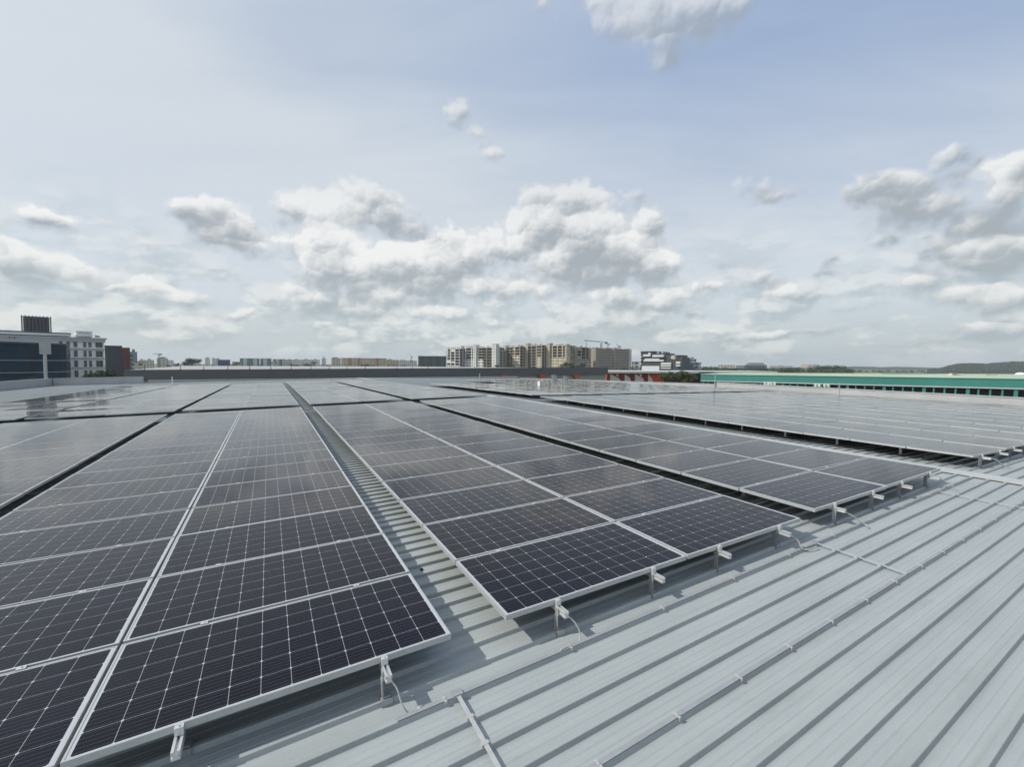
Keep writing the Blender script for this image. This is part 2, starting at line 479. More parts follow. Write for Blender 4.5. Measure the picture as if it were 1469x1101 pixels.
strap([(11.07, .04, -.09), (11.20, -.02, -.13), (11.34, -.09, -.25), (11.45, -.16, ZR - .04)], .012, 'pale strap dropping from the first rail past the ridge cap')
# cable trays bridging the ribbed gaps, rubber plug, white box, posts on the roof
def tray(x0, x1, y, label):
    b = MB(); b.box(0, -.05, -.012, x1 - x0, .05, -.006); b.box(0, -.05, -.006, x1 - x0, -.045, .03); b.box(0, .045, -.006, x1 - x0, .05, .03)
    tag(obj('cable_tray', b, M['galv'], None, T @ Matrix.Translation((x0, y, -.09))), label, 'cable tray')
tray(.02, .41, 15.75, 'small metal cable tray bridging the ribbed gap beside the cross gap')
tray(-4.13, -3.95, 15.75, 'small metal cable tray bridging the black gap at left')
pb = MB().tube([(0, 0, 0), (0, 0, .012)], .016, 12).tube([(0, 0, .012), (0, 0, .02)], .008, 10)
tag(obj('rubber_plug', pb, M['black'], None, T @ Matrix.Translation((.254, 1.50, ZP))), 'small black round plug on the roof sheet in the ribbed gap', 'plug')
M['white'] = mottled('white_paint', (.72, .73, .72), .55, .06, 2)
wb = MB().box(-.28, -.18, 0, .28, .18, .42).box(-.30, -.20, .42, .30, .20, .45)
tag(obj('cabinet', wb, M['white'], None, rframe(18.6, 27.5, -.1)), 'small white equipment box beside the far walkway between panels', 'cabinet')
def post(X, Y, h, r, label, mat):
    b = MB().tube([(0, 0, 0), (0, 0, h)], r, 8).box(-r * 2, -r * 2, 0, r * 2, r * 2, .02).box(-r * 1.3, -r * 1.3, h, r * 1.3, r * 1.3, h + r)
    tag(obj('post', b, mat, None, rframe(X, Y, ZP)), label, 'post')
post(19.0, 40.5, 1.0, .05, 'short grey post standing alone on the far roof', M['galv'])
post(33.2, 22.0, 1.55, .045, 'slim grey pole in front of the end of the teal building', M['galv'])
post(33.6, 12.6, 1.0, .03, 'slim dark post at the roof edge before the teal windows', M['galv'])
post(-10.5, 58.0, .75, .04, 'short white post near the far roof edge at left', M['white'])
# two vents like tilted frames
for (X, Y, w, lab) in ((27.6, 38.2, .55, 'dark tilted vent standing on the far roof'), (29.3, 38.4, .45, 'smaller upright grey vent right of the tilted vent')):
    b = MB().hexa([(-w / 2, 0, 0), (w / 2, 0, 0), (w / 2, .3, 0), (-w / 2, .3, 0), (-w / 2 - .5 * w, .1, 1.15 * w + .35), (w / 2 - .5 * w, .1, 1.15 * w + .35), (w / 2 - .5 * w, .3, 1.15 * w + .35), (-w / 2 - .5 * w, .3, 1.15 * w + .35)])
    b.box(-w / 2 - .06, -.05, 0, w / 2 + .06, .35, .07)
    tag(obj('roof_vent', b, M['galv'], None, rframe(X, Y, ZP)), lab, 'vent')

# ------------------------------------------------------------------ parapets of this roof
def wall(name, P0, P1, thick, zt, label, mat, coping=True, zt2=None):
    """wall between roof points P0,P1, top zt above the sheet, running down to the ground"""
    a, b = Vector((P0[0], P0[1], 0)), Vector((P1[0], P1[1], 0))
    L = (b - a).length; ang = math.atan2(b.y - a.y, b.x - a.x)
    za, zb = rz(*P0) + ZP + zt, rz(*P1) + ZP + (zt if zt2 is None else zt2)
    Mx = T @ Matrix.Translation(a) @ Matrix.Rotation(ang, 4, 'Z')
    m = MB().hexa([(0, 0, -17), (L, 0, -17), (L, thick, -17), (0, thick, -17), (0, 0, za), (L, 0, zb), (L, thick, zb), (0, thick, za)])
    o = obj(name, m, mat, None, Mx); tag(o, label, 'wall')
    if coping:
        c = MB().hexa([(0, -.04, za + .002), (L, -.04, zb + .002), (L, thick + .04, zb + .002), (0, thick + .04, za + .002),
                       (0, -.04, za + .05), (L, -.04, zb + .05), (L, thick + .04, zb + .05), (0, thick + .04, za + .05)])
        obj('coping', c, M['coping'], o)
    return o
wall('parapet_wall', (-21.2, 0), (-21.2, 61.4), .2, .78, 'low grey concrete parapet along the left roof side', M['concrete'])
wall('parapet_wall', (-21.0, 61.0), (-13.6, 61.0), .2, .78, 'grey concrete parapet section at the far left roof corner', M['concrete'])
wall('parapet_wall', (-13.3, 61.6), (36.0, 61.6), .2, .34, 'low pale parapet along the far roof edge below the dark fascia', M['concrete'])
wall('parapet_wall', (36.2, 24.0), (36.2, -14), .2, .56, 'pale parapet along the right roof edge before the teal building', M['coping'])
wall('parapet_wall', (36.2, 61.0), (36.2, 24.1), .2, .06, 'low far stretch of pale parapet before the red panels', M['coping'], True, .40)
# light pole with white box behind the left parapet corner
lp = thing('sign_pole', 'grey pole carrying a white box above the left parapet corner', 'pole', Matrix.Translation(PW(66, 546, 47)))
def lpz(py): return (PW(66, py, 47) - PW(66, 546, 47)).z
pxm = 47 / FOC
obj('pole', MB().tube([(0, 0, -1.2), (0, 0, lpz(506))], .14, 10), M['galv'], lp)
Rh = Matrix.Rotation(-HEAD + .75, 4, 'Z')
obj('white_box', MB().box(-5.2 * pxm, -.16, lpz(508.5), 6.2 * pxm, .16, lpz(489)), M['coping'], lp, Rh)
obj('cover', MB().box(-5.6 * pxm, -.2, lpz(489) + .003, 6.6 * pxm, .2, lpz(488)), M['coping'], lp, Rh)

# ------------------------------------------------------------------ ground
b = MB()
R_, N_ = 3300, 48
for i in range(N_):
    a0, a1 = 2 * math.pi * i / N_, 2 * math.pi * (i + 1) / N_
    b.face([(0, 0, 0), (R_ * math.cos(a0), R_ * math.sin(a0), 0), (R_ * math.cos(a1), R_ * math.sin(a1), 0)])
gm_, t, bs = material('ground_green', (.06, .09, .03), .9, 0, .2)
co = t.coord()
n1 = t.noise(co, .006, 6, .6); n2 = t.noise(co, .05, 4, .6)
c = t.mix(t.rng(n1, .42, .58, 0, 1), (.115, .145, .050), (.080, .115, .042))
c = t.mix(t.rng(n2, .5, .75, 0, .5), c, (.16, .155, .09))
t.set(bs.inputs['Base Color'], c)
tag(obj('ground', b, gm_, None, Matrix.Translation((0, 0, GZ))), kind='structure', label='flat green and grey land stretching to the horizon')

# ------------------------------------------------------------------ buildings
def facing(pxl, dl, pxr, dr):
    """frame whose +x runs along a facade from pixel pxl (depth dl) to pxr (depth dr); +y goes away from us"""
    if dr is None:      # facade square to the line of sight
        ra, rb, rm = [PW(p, 550, 1) - WC for p in (pxl, pxr, (pxl + pxr) / 2)]
        for r in (ra, rb, rm): r.z = 0
        a, c = WC + ra * (dl * rm.dot(rm) / ra.dot(rm)), WC + rb * (dl * rm.dot(rm) / rb.dot(rm))
    else: a, c = PW(pxl, 550, dl), PW(pxr, 550, dr)
    a.z = c.z = GZ
    d = c - a; L = d.length; ang = math.atan2(d.y, d.x)
    return Matrix.Translation(a) @ Matrix.Rotation(ang, 4, 'Z'), L
def zt(px, py, d): return PW(px, py, d).z - GZ
def wallmat(name, wcol, gcol, px, pz, fx=.55, fz=.5, rough=.7, var=.12):
    """wall with a regular grid of recess-coloured openings (far blocks, a few pixels tall)"""
    m, t, b = material(name, wcol, rough, 0, .3)
    x, y, z = t.sep(t.coord())
    u = t.math('PINGPONG', t.math('DIVIDE', t.math('ADD', x, y), px), .5); v = t.math('PINGPONG', t.math('DIVIDE', z, pz), .5)
    w = t.math('MULTIPLY', t.math('LESS_THAN', u, fx / 2), t.math('LESS_THAN', v, fz / 2))
    n = t.noise(t.coord(), .12, 4, .6)
    f = t.rng(n, .3, .7, 1 - var, 1 + var)
    c = t.vec('MULTIPLY', wcol, t.comb(f, f, f))
    t.set(b.inputs['Base Color'], t.mix(w, c, gcol))
    t.set(b.inputs['Roughness'], t.mix(w, rough, .15, 'FLOAT'))
    return m
GL = (.03, .04, .05)
M['w_grey'] = wallmat('wall_grey', (.36, .36, .36), GL, 4.2, 3.2)
M['w_cream'] = wallmat('wall_cream', (.47, .44, .37), (.09, .09, .09), 4.2, 3.2, .5, .45)
M['w_white'] = wallmat('wall_white', (.55, .55, .53), (.10, .11, .12), 4.0, 3.4, .5, .4)
M['w_blue'] = wallmat('wall_blue', (.05, .09, .20), (.03, .05, .10), 6, 4, .5, .5)
M['w_tower'] = wallmat('wall_tower', (.17, .22, .30), (.04, .06, .09), 5, 3.2, .6, .55)
M['w_teal'] = wallmat('wall_teal', (.42, .46, .46), (.05, .11, .13), 15, 16, .62, .9)
M['w_orange'] = mottled('wall_orange', (.40, .20, .09), .8, .1, .1)
M['w_tan'] = wallmat('wall_tan', (.50, .42, .31), (.20, .16, .12), 5, 3.3, .5, .4)
M['w_glassd'] = wallmat('wall_darkglass', (.035, .05, .065), (.075, .095, .115), 9, 30, .35, .99, .3)
M['roofgrey'] = mottled('flat_roof', (.30, .30, .30), .9, .15, .1)
M['tile'] = mottled('orange_tile', (.35, .17, .09), .85, .15, .3)
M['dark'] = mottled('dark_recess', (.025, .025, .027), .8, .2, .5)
M['conc'] = mottled('raw_concrete', (.60, .595, .58), .85, .15, .15)
M['conc2'] = mottled('tan_concrete', (.50, .44, .345), .85, .15, .15)
M['conc3'] = mottled('brown_concrete', (.33, .29, .235), .85, .18, .15)
M['fascia'] = mottled('dark_fascia', (.105, .112, .125), .6, .1, .3)
M['metal_l'] = mottled('light_roof_metal', (.33, .335, .325), .6, .08, .1)
M['teal'] = mottled('teal_cladding', (.038, .200, .178), .55, .10, .15, 0, (1, 1, .2))
M['tealroof'] = mottled('pale_green_roof', (.38, .45, .32), .7, .18, .06)
M['red'] = mottled('red_cladding', (.52, .070, .030), .6, .1, .2)
M['mast'] = mottled('mast_steel', (.10, .10, .11), .6, .1, .3)

def block(name, label, pxl, pxr, pyt, d, mat, depth=14, dr=None, roof=None, group=None, extra=None, cat='building'):
    Mx, L = facing(pxl, d, pxr, dr)
    H = zt((pxl + pxr) / 2, pyt, d if dr is None else (d + dr) / 2)
    o = thing(name, label, cat, Mx, group)
    obj('wall', MB().box(0, 0, 0, L, depth, H), mat, o)
    obj('roof', MB().box(-.4, -.4, H + .003, L + .4, depth + .4, H + .5), roof or M['roofgrey'], o)
    if extra:
        for (x0, x1, h, m2, nm) in extra:
            obj(nm, MB().box(x0 * L, depth * .25, H + .51, x1 * L, depth * .75, H + h), m2, o)
    return o
D1 = 900
SKY = [
 ('tower_block', 'blue grey tower block just right of the red brick building', 188, 198, 506, 330, 'w_tower', 12, [(.3, .7, 2.5, M['w_tower'], 'plant_room')]),
 ('house', 'low pale houses with orange roof below the blue grey tower', 191, 209, 520, 300, 'w_cream', 12, None),
 ('apartment_block', 'low pale block between the grey tower and the T shaped crane', 200, 222, 517.2, 800, 'w_cream', 14, [(.1, .25, 2.5, M['w_cream'], 'plant_room'), (.6, .8, 3, M['w_cream'], 'plant_room')]),
 ('apartment_block', 'tan stepped block directly right of the T shaped crane mast', 226, 242, 514.8, 700, 'w_cream', 14, [(.25, .8, 2.6, M['w_tower'], 'plant_room')]),
 ('apartment_block', 'small pale block left of the spreading dark trees', 240, 250, 517.5, 900, 'w_white', 14, None),
 ('tower_block', 'thin pale tower rising right of the spreading dark trees', 295, 302, 514.5, 1000, 'w_white', 14, [(.2, .8, 3, M['w_white'], 'plant_room')]),
 ('tower_block', 'pale double tower rising behind the blue building', 305, 316, 515, 1000, 'w_white', 14, [(.05, .3, 3, M['w_white'], 'plant_room'), (.6, .9, 2, M['w_white'], 'plant_room')]),
 ('warehouse', 'small deep blue warehouse beyond the grey fascia', 313, 331, 517, 420, 'w_blue', 14, None),
 ('house', 'low brown house right of the blue warehouse', 334, 347, 520, 450, 'w_tan', 12, None),
 ('apartment_block', 'long block with teal windows, first of the row', 345, 373, 514.8, 760, 'w_teal', 16, None),
 ('apartment_block', 'teal windowed block adjoining the long one on its right', 374, 390, 515, 770, 'w_teal', 16, None),
 ('apartment_block', 'shorter teal windowed block at the right end of its row', 392, 405, 516, 800, 'w_teal', 16, None),
 ('house', 'small white rounded building before the teal windowed blocks', 389, 397, 520, 450, 'w_white', 10, [(.2, .8, 1.2, M['white'], 'dome')]),
 ('apartment_block', 'pale yellow low block left of the dark tree belt', 405, 419, 516.5, 850, 'w_cream', 14, [(.1, .3, 2, M['w_cream'], 'plant_room'), (.7, .85, 2, M['w_cream'], 'plant_room')]),
 ('apartment_block', 'long pale row of flats standing behind the dark tree belt', 419, 459, 516.6, 1100, 'w_white', 14, [(.12, .2, 3, M['w_white'], 'plant_room'), (.44, .56, 3, M['w_white'], 'plant_room'), (.8, .88, 3, M['w_white'], 'plant_room')]),
 ('tower_block', 'slim white tower with a pointed top left of the tan flats', 462, 468, 515, 800, 'w_white', 12, [(.35, .65, 4.5, M['w_white'], 'spire')]),
 ('apartment_block', 'pale block with dark side just left of the tan flats', 476, 489, 514.4, 700, 'w_cream', 14, [(.1, .7, 1.6, M['w_grey'], 'plant_room')]),
 ('apartment_block', 'grey pink stepped block at the right end of the tan flats', 553, 572, 517, 760, 'w_tan', 14, [(.2, .5, 2, M['w_tan'], 'plant_room')]),
 ('warehouse', 'low white building between tan flats and dark glass block', 572, 598, 518.2, 900, 'w_white', 14, [(.1, .4, 2.5, M['w_white'], 'plant_room'), (.6, .8, 2, M['w_white'], 'plant_room')]),
 ('office_block', 'long dark glass block left of the unfinished white block', 600, 642, 511.6, 500, 'w_glassd', 16, None),
 ('house', 'small pale grey building between brown unfinished block and striped office', 906, 917, 519.8, 420, 'w_grey', 12, None),
 ('office_block', 'small grey glassy block right of the striped office', 989, 998, 516, 400, 'w_tower', 12, [(.1, .6, 2, M['w_tower'], 'plant_room')]),
 ('apartment_block', 'low block with pale bands beside the grey glassy block', 998, 1005, 521, 400, 'w_grey', 12, None),
 ('warehouse', 'pale cream warehouse among trees right of the striped office', 1030, 1053, 524.5, 620, 'w_cream', 14, None),
 ('apartment_block', 'pale low block left of the dark angular hall', 1053, 1068, 525.2, 900, 'w_white', 14, None),
 ('apartment_block', 'long low pale block right of the dark angular hall', 1104, 1136, 525.6, 900, 'w_grey', 14, [(.4, .6, 2, M['w_white'], 'plant_room')]),
 ('apartment_block', 'pale pinkish block above the trees, behind the teal roof', 1148, 1158, 523.3, 1000, 'w_tan', 14, [(.2, .6, 3, M['w_white'], 'plant_room')]),
 ('apartment_block', 'grey brown block right of the pale pinkish block', 1159, 1174, 524, 1000, 'w_grey', 14, [(.5, .9, 2.5, M['w_tan'], 'plant_room')]),
]
for (nm, lab, a, c_, yt, d, mt, dep, ex) in SKY:
    block(nm, lab, a, c_, yt, d, M[mt], dep, None, M['tile'] if nm == 'house' and 'orange' in lab else None, None, ex)
# tan flats with orange piers
o = block('apartment_block', 'long tan row of flats with orange vertical piers', 490, 555, 514.6, 700, M['w_tan'], 16)
Mx, L = facing(490, 700, 555, None); H = zt(520, 513.9, 700)
for a in (.145, .345, .76): obj('pier', MB().box(a * L, -1.2, 0, (a + .065) * L, 3, H), M['w_orange'], o)
# dark angular hall
Mx, L = facing(1067, 700, 1099, 700); H = zt(1080, 523, 700); H2 = zt(1080, 520.8, 700)
o = thing('hall', 'dark grey angular hall with sloping ends behind the trees', 'building', Mx)
obj('wall', MB().box(0, 0, 0, L, 25, H - 2.2), M['w_tower'], o)
obj('roof', MB().extrude([(-1, H - 2.19), (L + 1, H - 2.19), (L * .8, H2), (L * .22, H2), (L * .15, H2 - .6)], -1, 26, 'y'), M['roofgrey'], o)

# ---- unfinished blocks: concrete frames with open bays
M['shade_core'] = mottled('shade_dark_interior', (.030, .028, .026), .9, .5, .25)  # near-black colour stands in for the shade inside the open bays
def unfinished(label, pxl, dl, pxr, dr, pyt, nb, nf, nopen, mat, piers=(), depth=16, scaff=False, hs=(0,)):
    Mx, L = facing(pxl, dl, pxr, dr)
    H = zt((pxl + pxr) / 2, pyt, (dl + dr) / 2)
    o = thing('unfinished_block', label, 'building', Mx)
    obj('shade_core', MB().box(.5, 2.2, 0, L - .5, depth - 1, H - .6), M['shade_core'], o)
    b = MB(); fh = 2.9; z = H; rr = random.Random(int(pxl))
    for k in range(nf):
        z1 = H - k * fh
        b.box(0, 0, z1 - .5, L, depth, z1)                         # slab
        if k >= nopen:                                              # spandrel of a walled floor
            for i in range(nb):
                xa, xb = L * i / nb, L * (i + 1) / nb
                b.box(xa + .25, .15, z1 - fh + .001, xb - .25, .4, z1 - fh + 1.2)
                b.box(xa + .25, .15, z1 - .8, xb - .25, .4, z1 - .501)
                b.box((xa + xb) / 2 - .7, .16, z1 - fh + 1.201, (xa + xb) / 2 + .7, .39, z1 - .801)
        elif rr.random() < .9:
            for i in range(nb):
                if rr.random() < .12: b.box(L * i / nb + .25, .3, z1 - fh + .001, L * (i + 1) / nb - .25, .55, z1 - fh + (1.1 if rr.random() < .6 else 2.5))
    for i in range(nb + 1):
        x = L * i / nb
        w = .85
        b.box(max(0, x - w / 2), -.12, 0, min(L, x + w / 2), .5, H + (.9 if rr.random() < .4 else .2))
    for y in (depth * .35, depth * .7):
        for x in (0, L - .45): b.box(x - .06, y, 0, x + .51, y + .5, H - .02)
    obj('concrete_frame', b, mat, o)
    me = MB().box(-.45, -.06, 0, .45, .1, 1.1).mesh('window', M['dark'])
    for (a, w, up) in piers:
        p = obj('stair_tower', MB().box(a * L, -1.6, 0, a * L + w, 4.5, H + up).box(a * L - .25, -1.85, H + up + .003, a * L + w + .25, 4.75, H + up + .45), mat, o)
        for k in range(8): put('window', me, p, Matrix.Translation((a * L + w * .5, -1.6, H + up - 2.3 - k * 2.9)))
    tb = MB()
    for i in range(int(L / 2.2)):
        x = rr.uniform(0, L - .5); tb.box(x, 1, H + .21, x + rr.uniform(.3, 2.4), 3, H + rr.uniform(.5, 1.6))
    obj('roof_formwork', tb, M['conc3'], o)
    return o
unfinished('open framed white unfinished wing, leftmost of the building site', 640, 462, 659, 452, 500.5, 3, 11, 6, M['conc'])
unfinished('white unfinished block with three pale stair towers', 659.5, 462, 712.5, 438, 499.0, 6, 11, 4, M['conc'], ((-.02, 3.8, 1.6), (.40, 3.6, 2.4), (.90, 4.6, 3.0)))
unfinished('shaded grey unfinished return wing between white and tan blocks', 713, 439, 724, 462, 499.5, 3, 11, 8, M['conc3'])  # darker concrete than the white block paints in this wing's shade
unfinished('tan unfinished block left of the tall tan blocks', 724, 456, 745.5, 444, 497.5, 3, 11, 3, M['conc2'], ((.03, 2.4, .7),))
unfinished('narrow brown unfinished link beside the first tan block', 746, 446, 754, 460, 498.5, 2, 11, 4, M['conc3'])
unfinished('tan unfinished block with open upper floors in the middle', 754.5, 452, 776.5, 440, 495.5, 3, 12, 4, M['conc2'], ((-.02, 3.4, 1.6),))
unfinished('dark brown unfinished link between two tan blocks', 777, 441, 785, 455, 497, 2, 11, 5, M['conc3'])
unfinished('largest tan unfinished block with one pale tower at its left', 785, 446, 813.5, 430, 496.0, 4, 12, 4, M['conc2'], ((-.02, 4.0, 2.2), (.92, 1.8, .6)))
unfinished('brownish unfinished block with scaffold right of the largest tan block', 814.5, 432, 846, 446, 498.5, 5, 11, 4, M['conc3'], ((.28, 1.7, -.5),))
unfinished('long brown unfinished block at the right end of the building site', 852, 462, 905, 500, 501.0, 8, 11, 0, M['conc3'], ((.0, 4.2, .4), (.48, 3.2, .8)))
block('site_block', 'narrow grey block in the slot of the building site', 846.5, 852, 513.5, 520, M['w_grey'], 12)

# ---- cranes
def crane(label, px, pyb, pyt, d, jib, cj, luff=0.0, w=1.0, yaw=0.0):
    o = thing('tower_crane', label, 'crane', Matrix.Translation(PW(px, pyb, d)) @ Matrix.Rotation(-HEAD + yaw, 4, 'Z'))
    H = (PW(px, pyt, d) - PW(px, pyb, d)).z
    b = MB(); n = max(4, int(H / (w * 1.6)))
    for sx in (-1, 1):
        for sy in (-1, 1): b.box(sx * w / 2 - .09 * w, sy * w / 2 - .09 * w, 0, sx * w / 2 + .09 * w, sy * w / 2 + .09 * w, H)
    for i in range(n):
        z0, z1 = H * i / n, H * (i + 1) / n
        for sy in (-1, 1): b.tube([(-w / 2, sy * w / 2, z0), (w / 2, sy * w / 2, z1)], .07 * w, 4)
    obj('mast', b, M['mast'], o)
    c, s_ = math.cos(luff), math.sin(luff)
    j = MB(); sg = 1 if jib > 0 else -1
    for off in (0, w * .8): j.tube([(0, 0, H + off), (jib * c, 0, H + abs(jib) * s_ + off * .4)], .13 * w, 5)
    for i in range(9):
        t0, t1 = i / 9, (i + 1) / 9
        j.tube([(jib * c * t0, 0, H + abs(jib) * s_ * t0), (jib * c * t1, 0, H + abs(jib) * s_ * t1 + w * .8 * (1 - .6 * t1))], .06 * w, 4)
    obj('jib', j, M['mast'], o)
    obj('counter_jib', MB().tube([(0, 0, H), (-cj * sg, 0, H)], .2 * w, 5).box(-cj * sg - w * .8, -w * .6, H - w * 1.2, -cj * sg + w * .8, w * .6, H + w * .3), M['mast'], o)
    obj('cab', MB().box(-w * .7, -w * 1.3, H - w * .8, w * .7, -w * .3, H + w * .8), M['conc'], o)
    return o
crane('far T shaped crane above the grey fascia at left', 228.5, 532, 508.3, 250, -3.4, 1.2, 0, .5)
crane('dark crane with long jib above the brown unfinished block', 862.5, 503, 491.5, 480, -19, 5.5, .10, 1.5)
crane('thin luffing crane right of the dark crane', 872, 503, 493.5, 480, -4, 1.6, .6, .8)
crane('thin crane left of the dark crane with hook jib', 841, 500, 488.5, 480, 4, 1.2, -.1, .5)
crane('tiny crane on the far end of the brown unfinished block', 886.5, 503, 497, 490, -3, 2, .9, 1.0)
crane('leaning far crane left of the dark glass block', 590, 521, 512, 620, -4.5, 1.5, 1.0, .8)

# ---- striped modern office
Mx, L = facing(918, 400, 977, 372)
o = thing('striped_office', 'modern office of stacked dark and white bands right of the site', 'building', Mx)
q = lambda px: L * (px - 918) / 59
hz = lambda py: zt(945, py, 388)
M['o_dark'] = mottled('charcoal_cladding', (.045, .05, .062), .5, .1, .2)
M['o_white'] = mottled('office_white', (.55, .56, .57), .5, .06, .2)
obj('body', MB().box(0, 0, 0, L, 24, hz(521)), M['o_dark'], o)
obj('left_wing', MB().box(0, 0.5, hz(521) + .002, q(936), 22, hz(505.2)).box(q(918), -.3, hz(505.1), q(937), 22.3, hz(504)), M['o_dark'], o)
for k, (a, c_, y0, y1) in enumerate(((923, 933, 511.5, 508.8), (931, 933.6, 511.5, 506.2), (924, 953, 518.8, 516.6), (926, 947, 516.5, 514.8), (937, 953, 512.4, 509.6), (918.1, 921, 513, 511.5), (918.1, 921, 517.5, 516), (918.1, 921, 523.5, 522), (950, 964, 523, 520.5), (950, 964, 526, 524), (950, 964, 529, 527.5), (971, 976.5, 522, 519), (971, 976.5, 525.5, 523.5), (922.5, 948, 535, 525.5))):
    obj('white_band', MB().box(q(a), -1.1 - .1 * k, hz(y0), q(c_), .45, hz(y1)), M['o_white'], o)
obj('upper_volume', MB().box(q(936.1), 1, hz(521) + .002, q(953), 20, hz(507.2)), M['o_dark'], o)
obj('plant_room', MB().box(q(938), 4, hz(507.1), q(949), 16, hz(505)), M['w_grey'], o)
obj('right_volume', MB().box(q(953.1), 1.5, hz(521) + .002, q(971), 20, hz(509.8)), M['o_dark'], o)
obj('drum', MB().tube([(q(964.5), 3, hz(516)), (q(964.5), 3, hz(510.2))], 2.6, 20), M['w_tan'], o)
obj('end_volume', MB().box(q(971.1), 2, hz(521) + .002, q(976), 18, hz(513)), M['o_dark'], o)
block('office_block', 'low navy block with white roof boxes right of the striped office', 977, 989, 518.5, 385, M['w_blue'], 14, None, None, None, [(.1, .3, 2, M['o_white'], 'plant_room'), (.5, .85, 1.6, M['o_white'], 'plant_room')])

# ---- white classical building at left, its rooftop screen, glass building, brick building
M['plaster'] = mottled('white_plaster', (.80, .80, .78), .75, .05, .3)
M['cornice'] = mottled('grey_cornice', (.42, .43, .45), .7, .08, .3)
M['winglass'] = mottled('window_glass', (.045, .065, .065), .12, .4, .35)
M['winframe'] = mottled('window_frame', (.16, .17, .17), .5, .1, 1)
Mx, L = facing(-60, 124, 151.5, None)
o = thing('classical_building', 'white classical building with rows of tall windows behind the blue glass', 'building', Mx)
s = L / 211.5 * .9
def q(px):
    v = (PW(px, 550, 1) - WC); o_ = Mx.translation - WC; e_ = (Mx.to_3x3() @ Vector((1, 0, 0)))
    return (v.y * o_.x - v.x * o_.y) / (v.x * e_.y - v.y * e_.x)
hz = lambda py: zt(118, py, 131)
Hc = hz(486.5)
obj('wall', MB().box(0, 0, 0, L, 18, Hc), M['plaster'], o)
cn = MB().box(-.4, -.5, Hc + .003, L + .6, 18.5, Hc + .45).box(-.2, -.35, Hc - .9, L + .3, -.003, Hc - .003)
obj('cornice', cn, M['cornice'], o)
for py in (501.2, 514.6, 528.2): obj('string_course', MB().box(-.05, -.22, hz(py + 1.0), L + .05, -.003, hz(py - 1.0)), M['cornice'], o)
hx = MB().box(0, .6, Hc + .755, q(112), 16, hz(480.5)).box(q(104), .6, Hc + .755, q(112), 16, hz(482))
obj('attic_edge', MB().hexa([(-.1, .6, zt(0, 475.4, 121) + .003), (q(105), .6, hz(480) + .003), (q(105), 16, hz(480) + .003), (-.1, 16, zt(0, 475.4, 121) + .003), (-.1, .6, zt(0, 475.4, 121) + .28), (q(105), .6, hz(480) + .28), (q(105), 16, hz(480) + .28), (-.1, 16, zt(0, 475.4, 121) + .28)]), M['mast'], o)
obj('attic', MB().hexa([(0, .8, Hc + .756), (q(105), .8, Hc + .756), (q(105), 16, Hc + .756), (0, 16, Hc + .756), (0, .8, zt(0, 475.4, 121)), (q(105), .8, hz(480)), (q(105), 16, hz(480)), (0, 16, zt(0, 475.4, 121))]), M['plaster'], o)
dr = MB()
dr.box(q(112), 1.5, Hc + .756, q(136), 12, hz(481)).box(q(111.3), 1.2, hz(480.9), q(136.6), 12.3, hz(479.8))
for k in range(6): dr.box(q(113 + k * 3.9), 1.25, hz(480), q(114.6 + k * 3.9), 1.5, hz(476.5))
dr.box(q(112.6), 1.6, hz(479.7), q(135.5), 11, hz(476.2)).box(q(111.8), 1.2, hz(476.1), q(136.2), 11.5, hz(475))
obj('belvedere', dr, M['plaster'], o)
ch = MB()
for k in range(3): ch.box(q(140.5 + k * 2.4), 2, Hc + .756, q(142 + k * 2.4), 4, hz(480 + .4 * k))
obj('chimneys', ch, M['w_grey'], o)
for k, pz in enumerate((120.5, 124.3, 127, 129.8, 133.5)):
    obj('roof_letter', MB().box(q(pz - .7), 2.5, hz(475) + .2, q(pz - .35), 2.8, hz(468.5)).box(q(pz - .7), 2.5, hz(469.3 + (k % 3)), q(pz + .7), 2.8, hz(468.5 + (k % 3))), M['white'], o)
def window(pa, pb, y0, y1, parent):
    w, h = q(pb) - q(pa), hz(y1) - hz(y0)
    f = obj('window', MB().box(0, -.10, 0, .16, -.003, h).box(w - .16, -.10, 0, w, -.003, h).box(.16, -.10, 0, w - .16, -.003, .14).box(.16, -.10, h - .14, w - .16, -.003, h).box(w / 2 - .08, -.09, .14, w / 2 + .08, -.003, h - .14), M['winframe'], parent, Matrix.Translation((q(pa), 0, hz(y0))))
    obj('pane', MB().box(.16, -.05, .14, w - .16, -.002, h - .14), M['winglass'], f)
    obj('sill', MB().box(-.1, -.26, -.17, w + .1, -.004, -.002), M['plaster'], f)
ROWS = ((498.4, 490.5), (512.2, 503.2), (527.2, 517.4), (541.5, 531.5))
for (y0, y1) in ROWS:
    for (a, c_) in ((87, 92.2), (97.2, 102.6), (107.6, 113.2), (121.6, 126), (128.8, 133.3), (139, 149)):
        window(a, c_, y0, y1, o)
for a in (16, 23): obj('wall_lamp', MB().box(q(a), -.5, hz(489), q(a + 1.6), -.003, hz(486.8)), M['dark'], o)
# rooftop louvre screen: a thing on the roof of the building
Mx2 = Mx @ Matrix.Translation((q(35), 2.5, 0))
sc = thing('louvre_screen', 'dark slatted box screen on the roof of the classical building', 'screen', Mx2)
w_, z0, z1 = q(77) - q(35), hz(480), zt(56, 454.3, 127)
lv = MB()
for k in range(22):
    z = z0 + (z1 - z0) * k / 22; lv.box(.1, .05, z, w_ - .1, .35, z + (z1 - z0) / 22 * .4)
obj('slats', lv, M['mast'], sc)
vb = MB()
for k in range(9): vb.box(w_ * k / 8 - .12, -.08, z0 - 1.6, w_ * k / 8 + .12, .06, z1 + .06)
obj('posts', vb, M['mast'], sc)
obj('inner_box', MB().box(.3, .8, z0 - 1.6, w_ - .3, 8, z1 - .2), mottled('screen_inner', (.17, .16, .18), .7, .2, .4), sc)
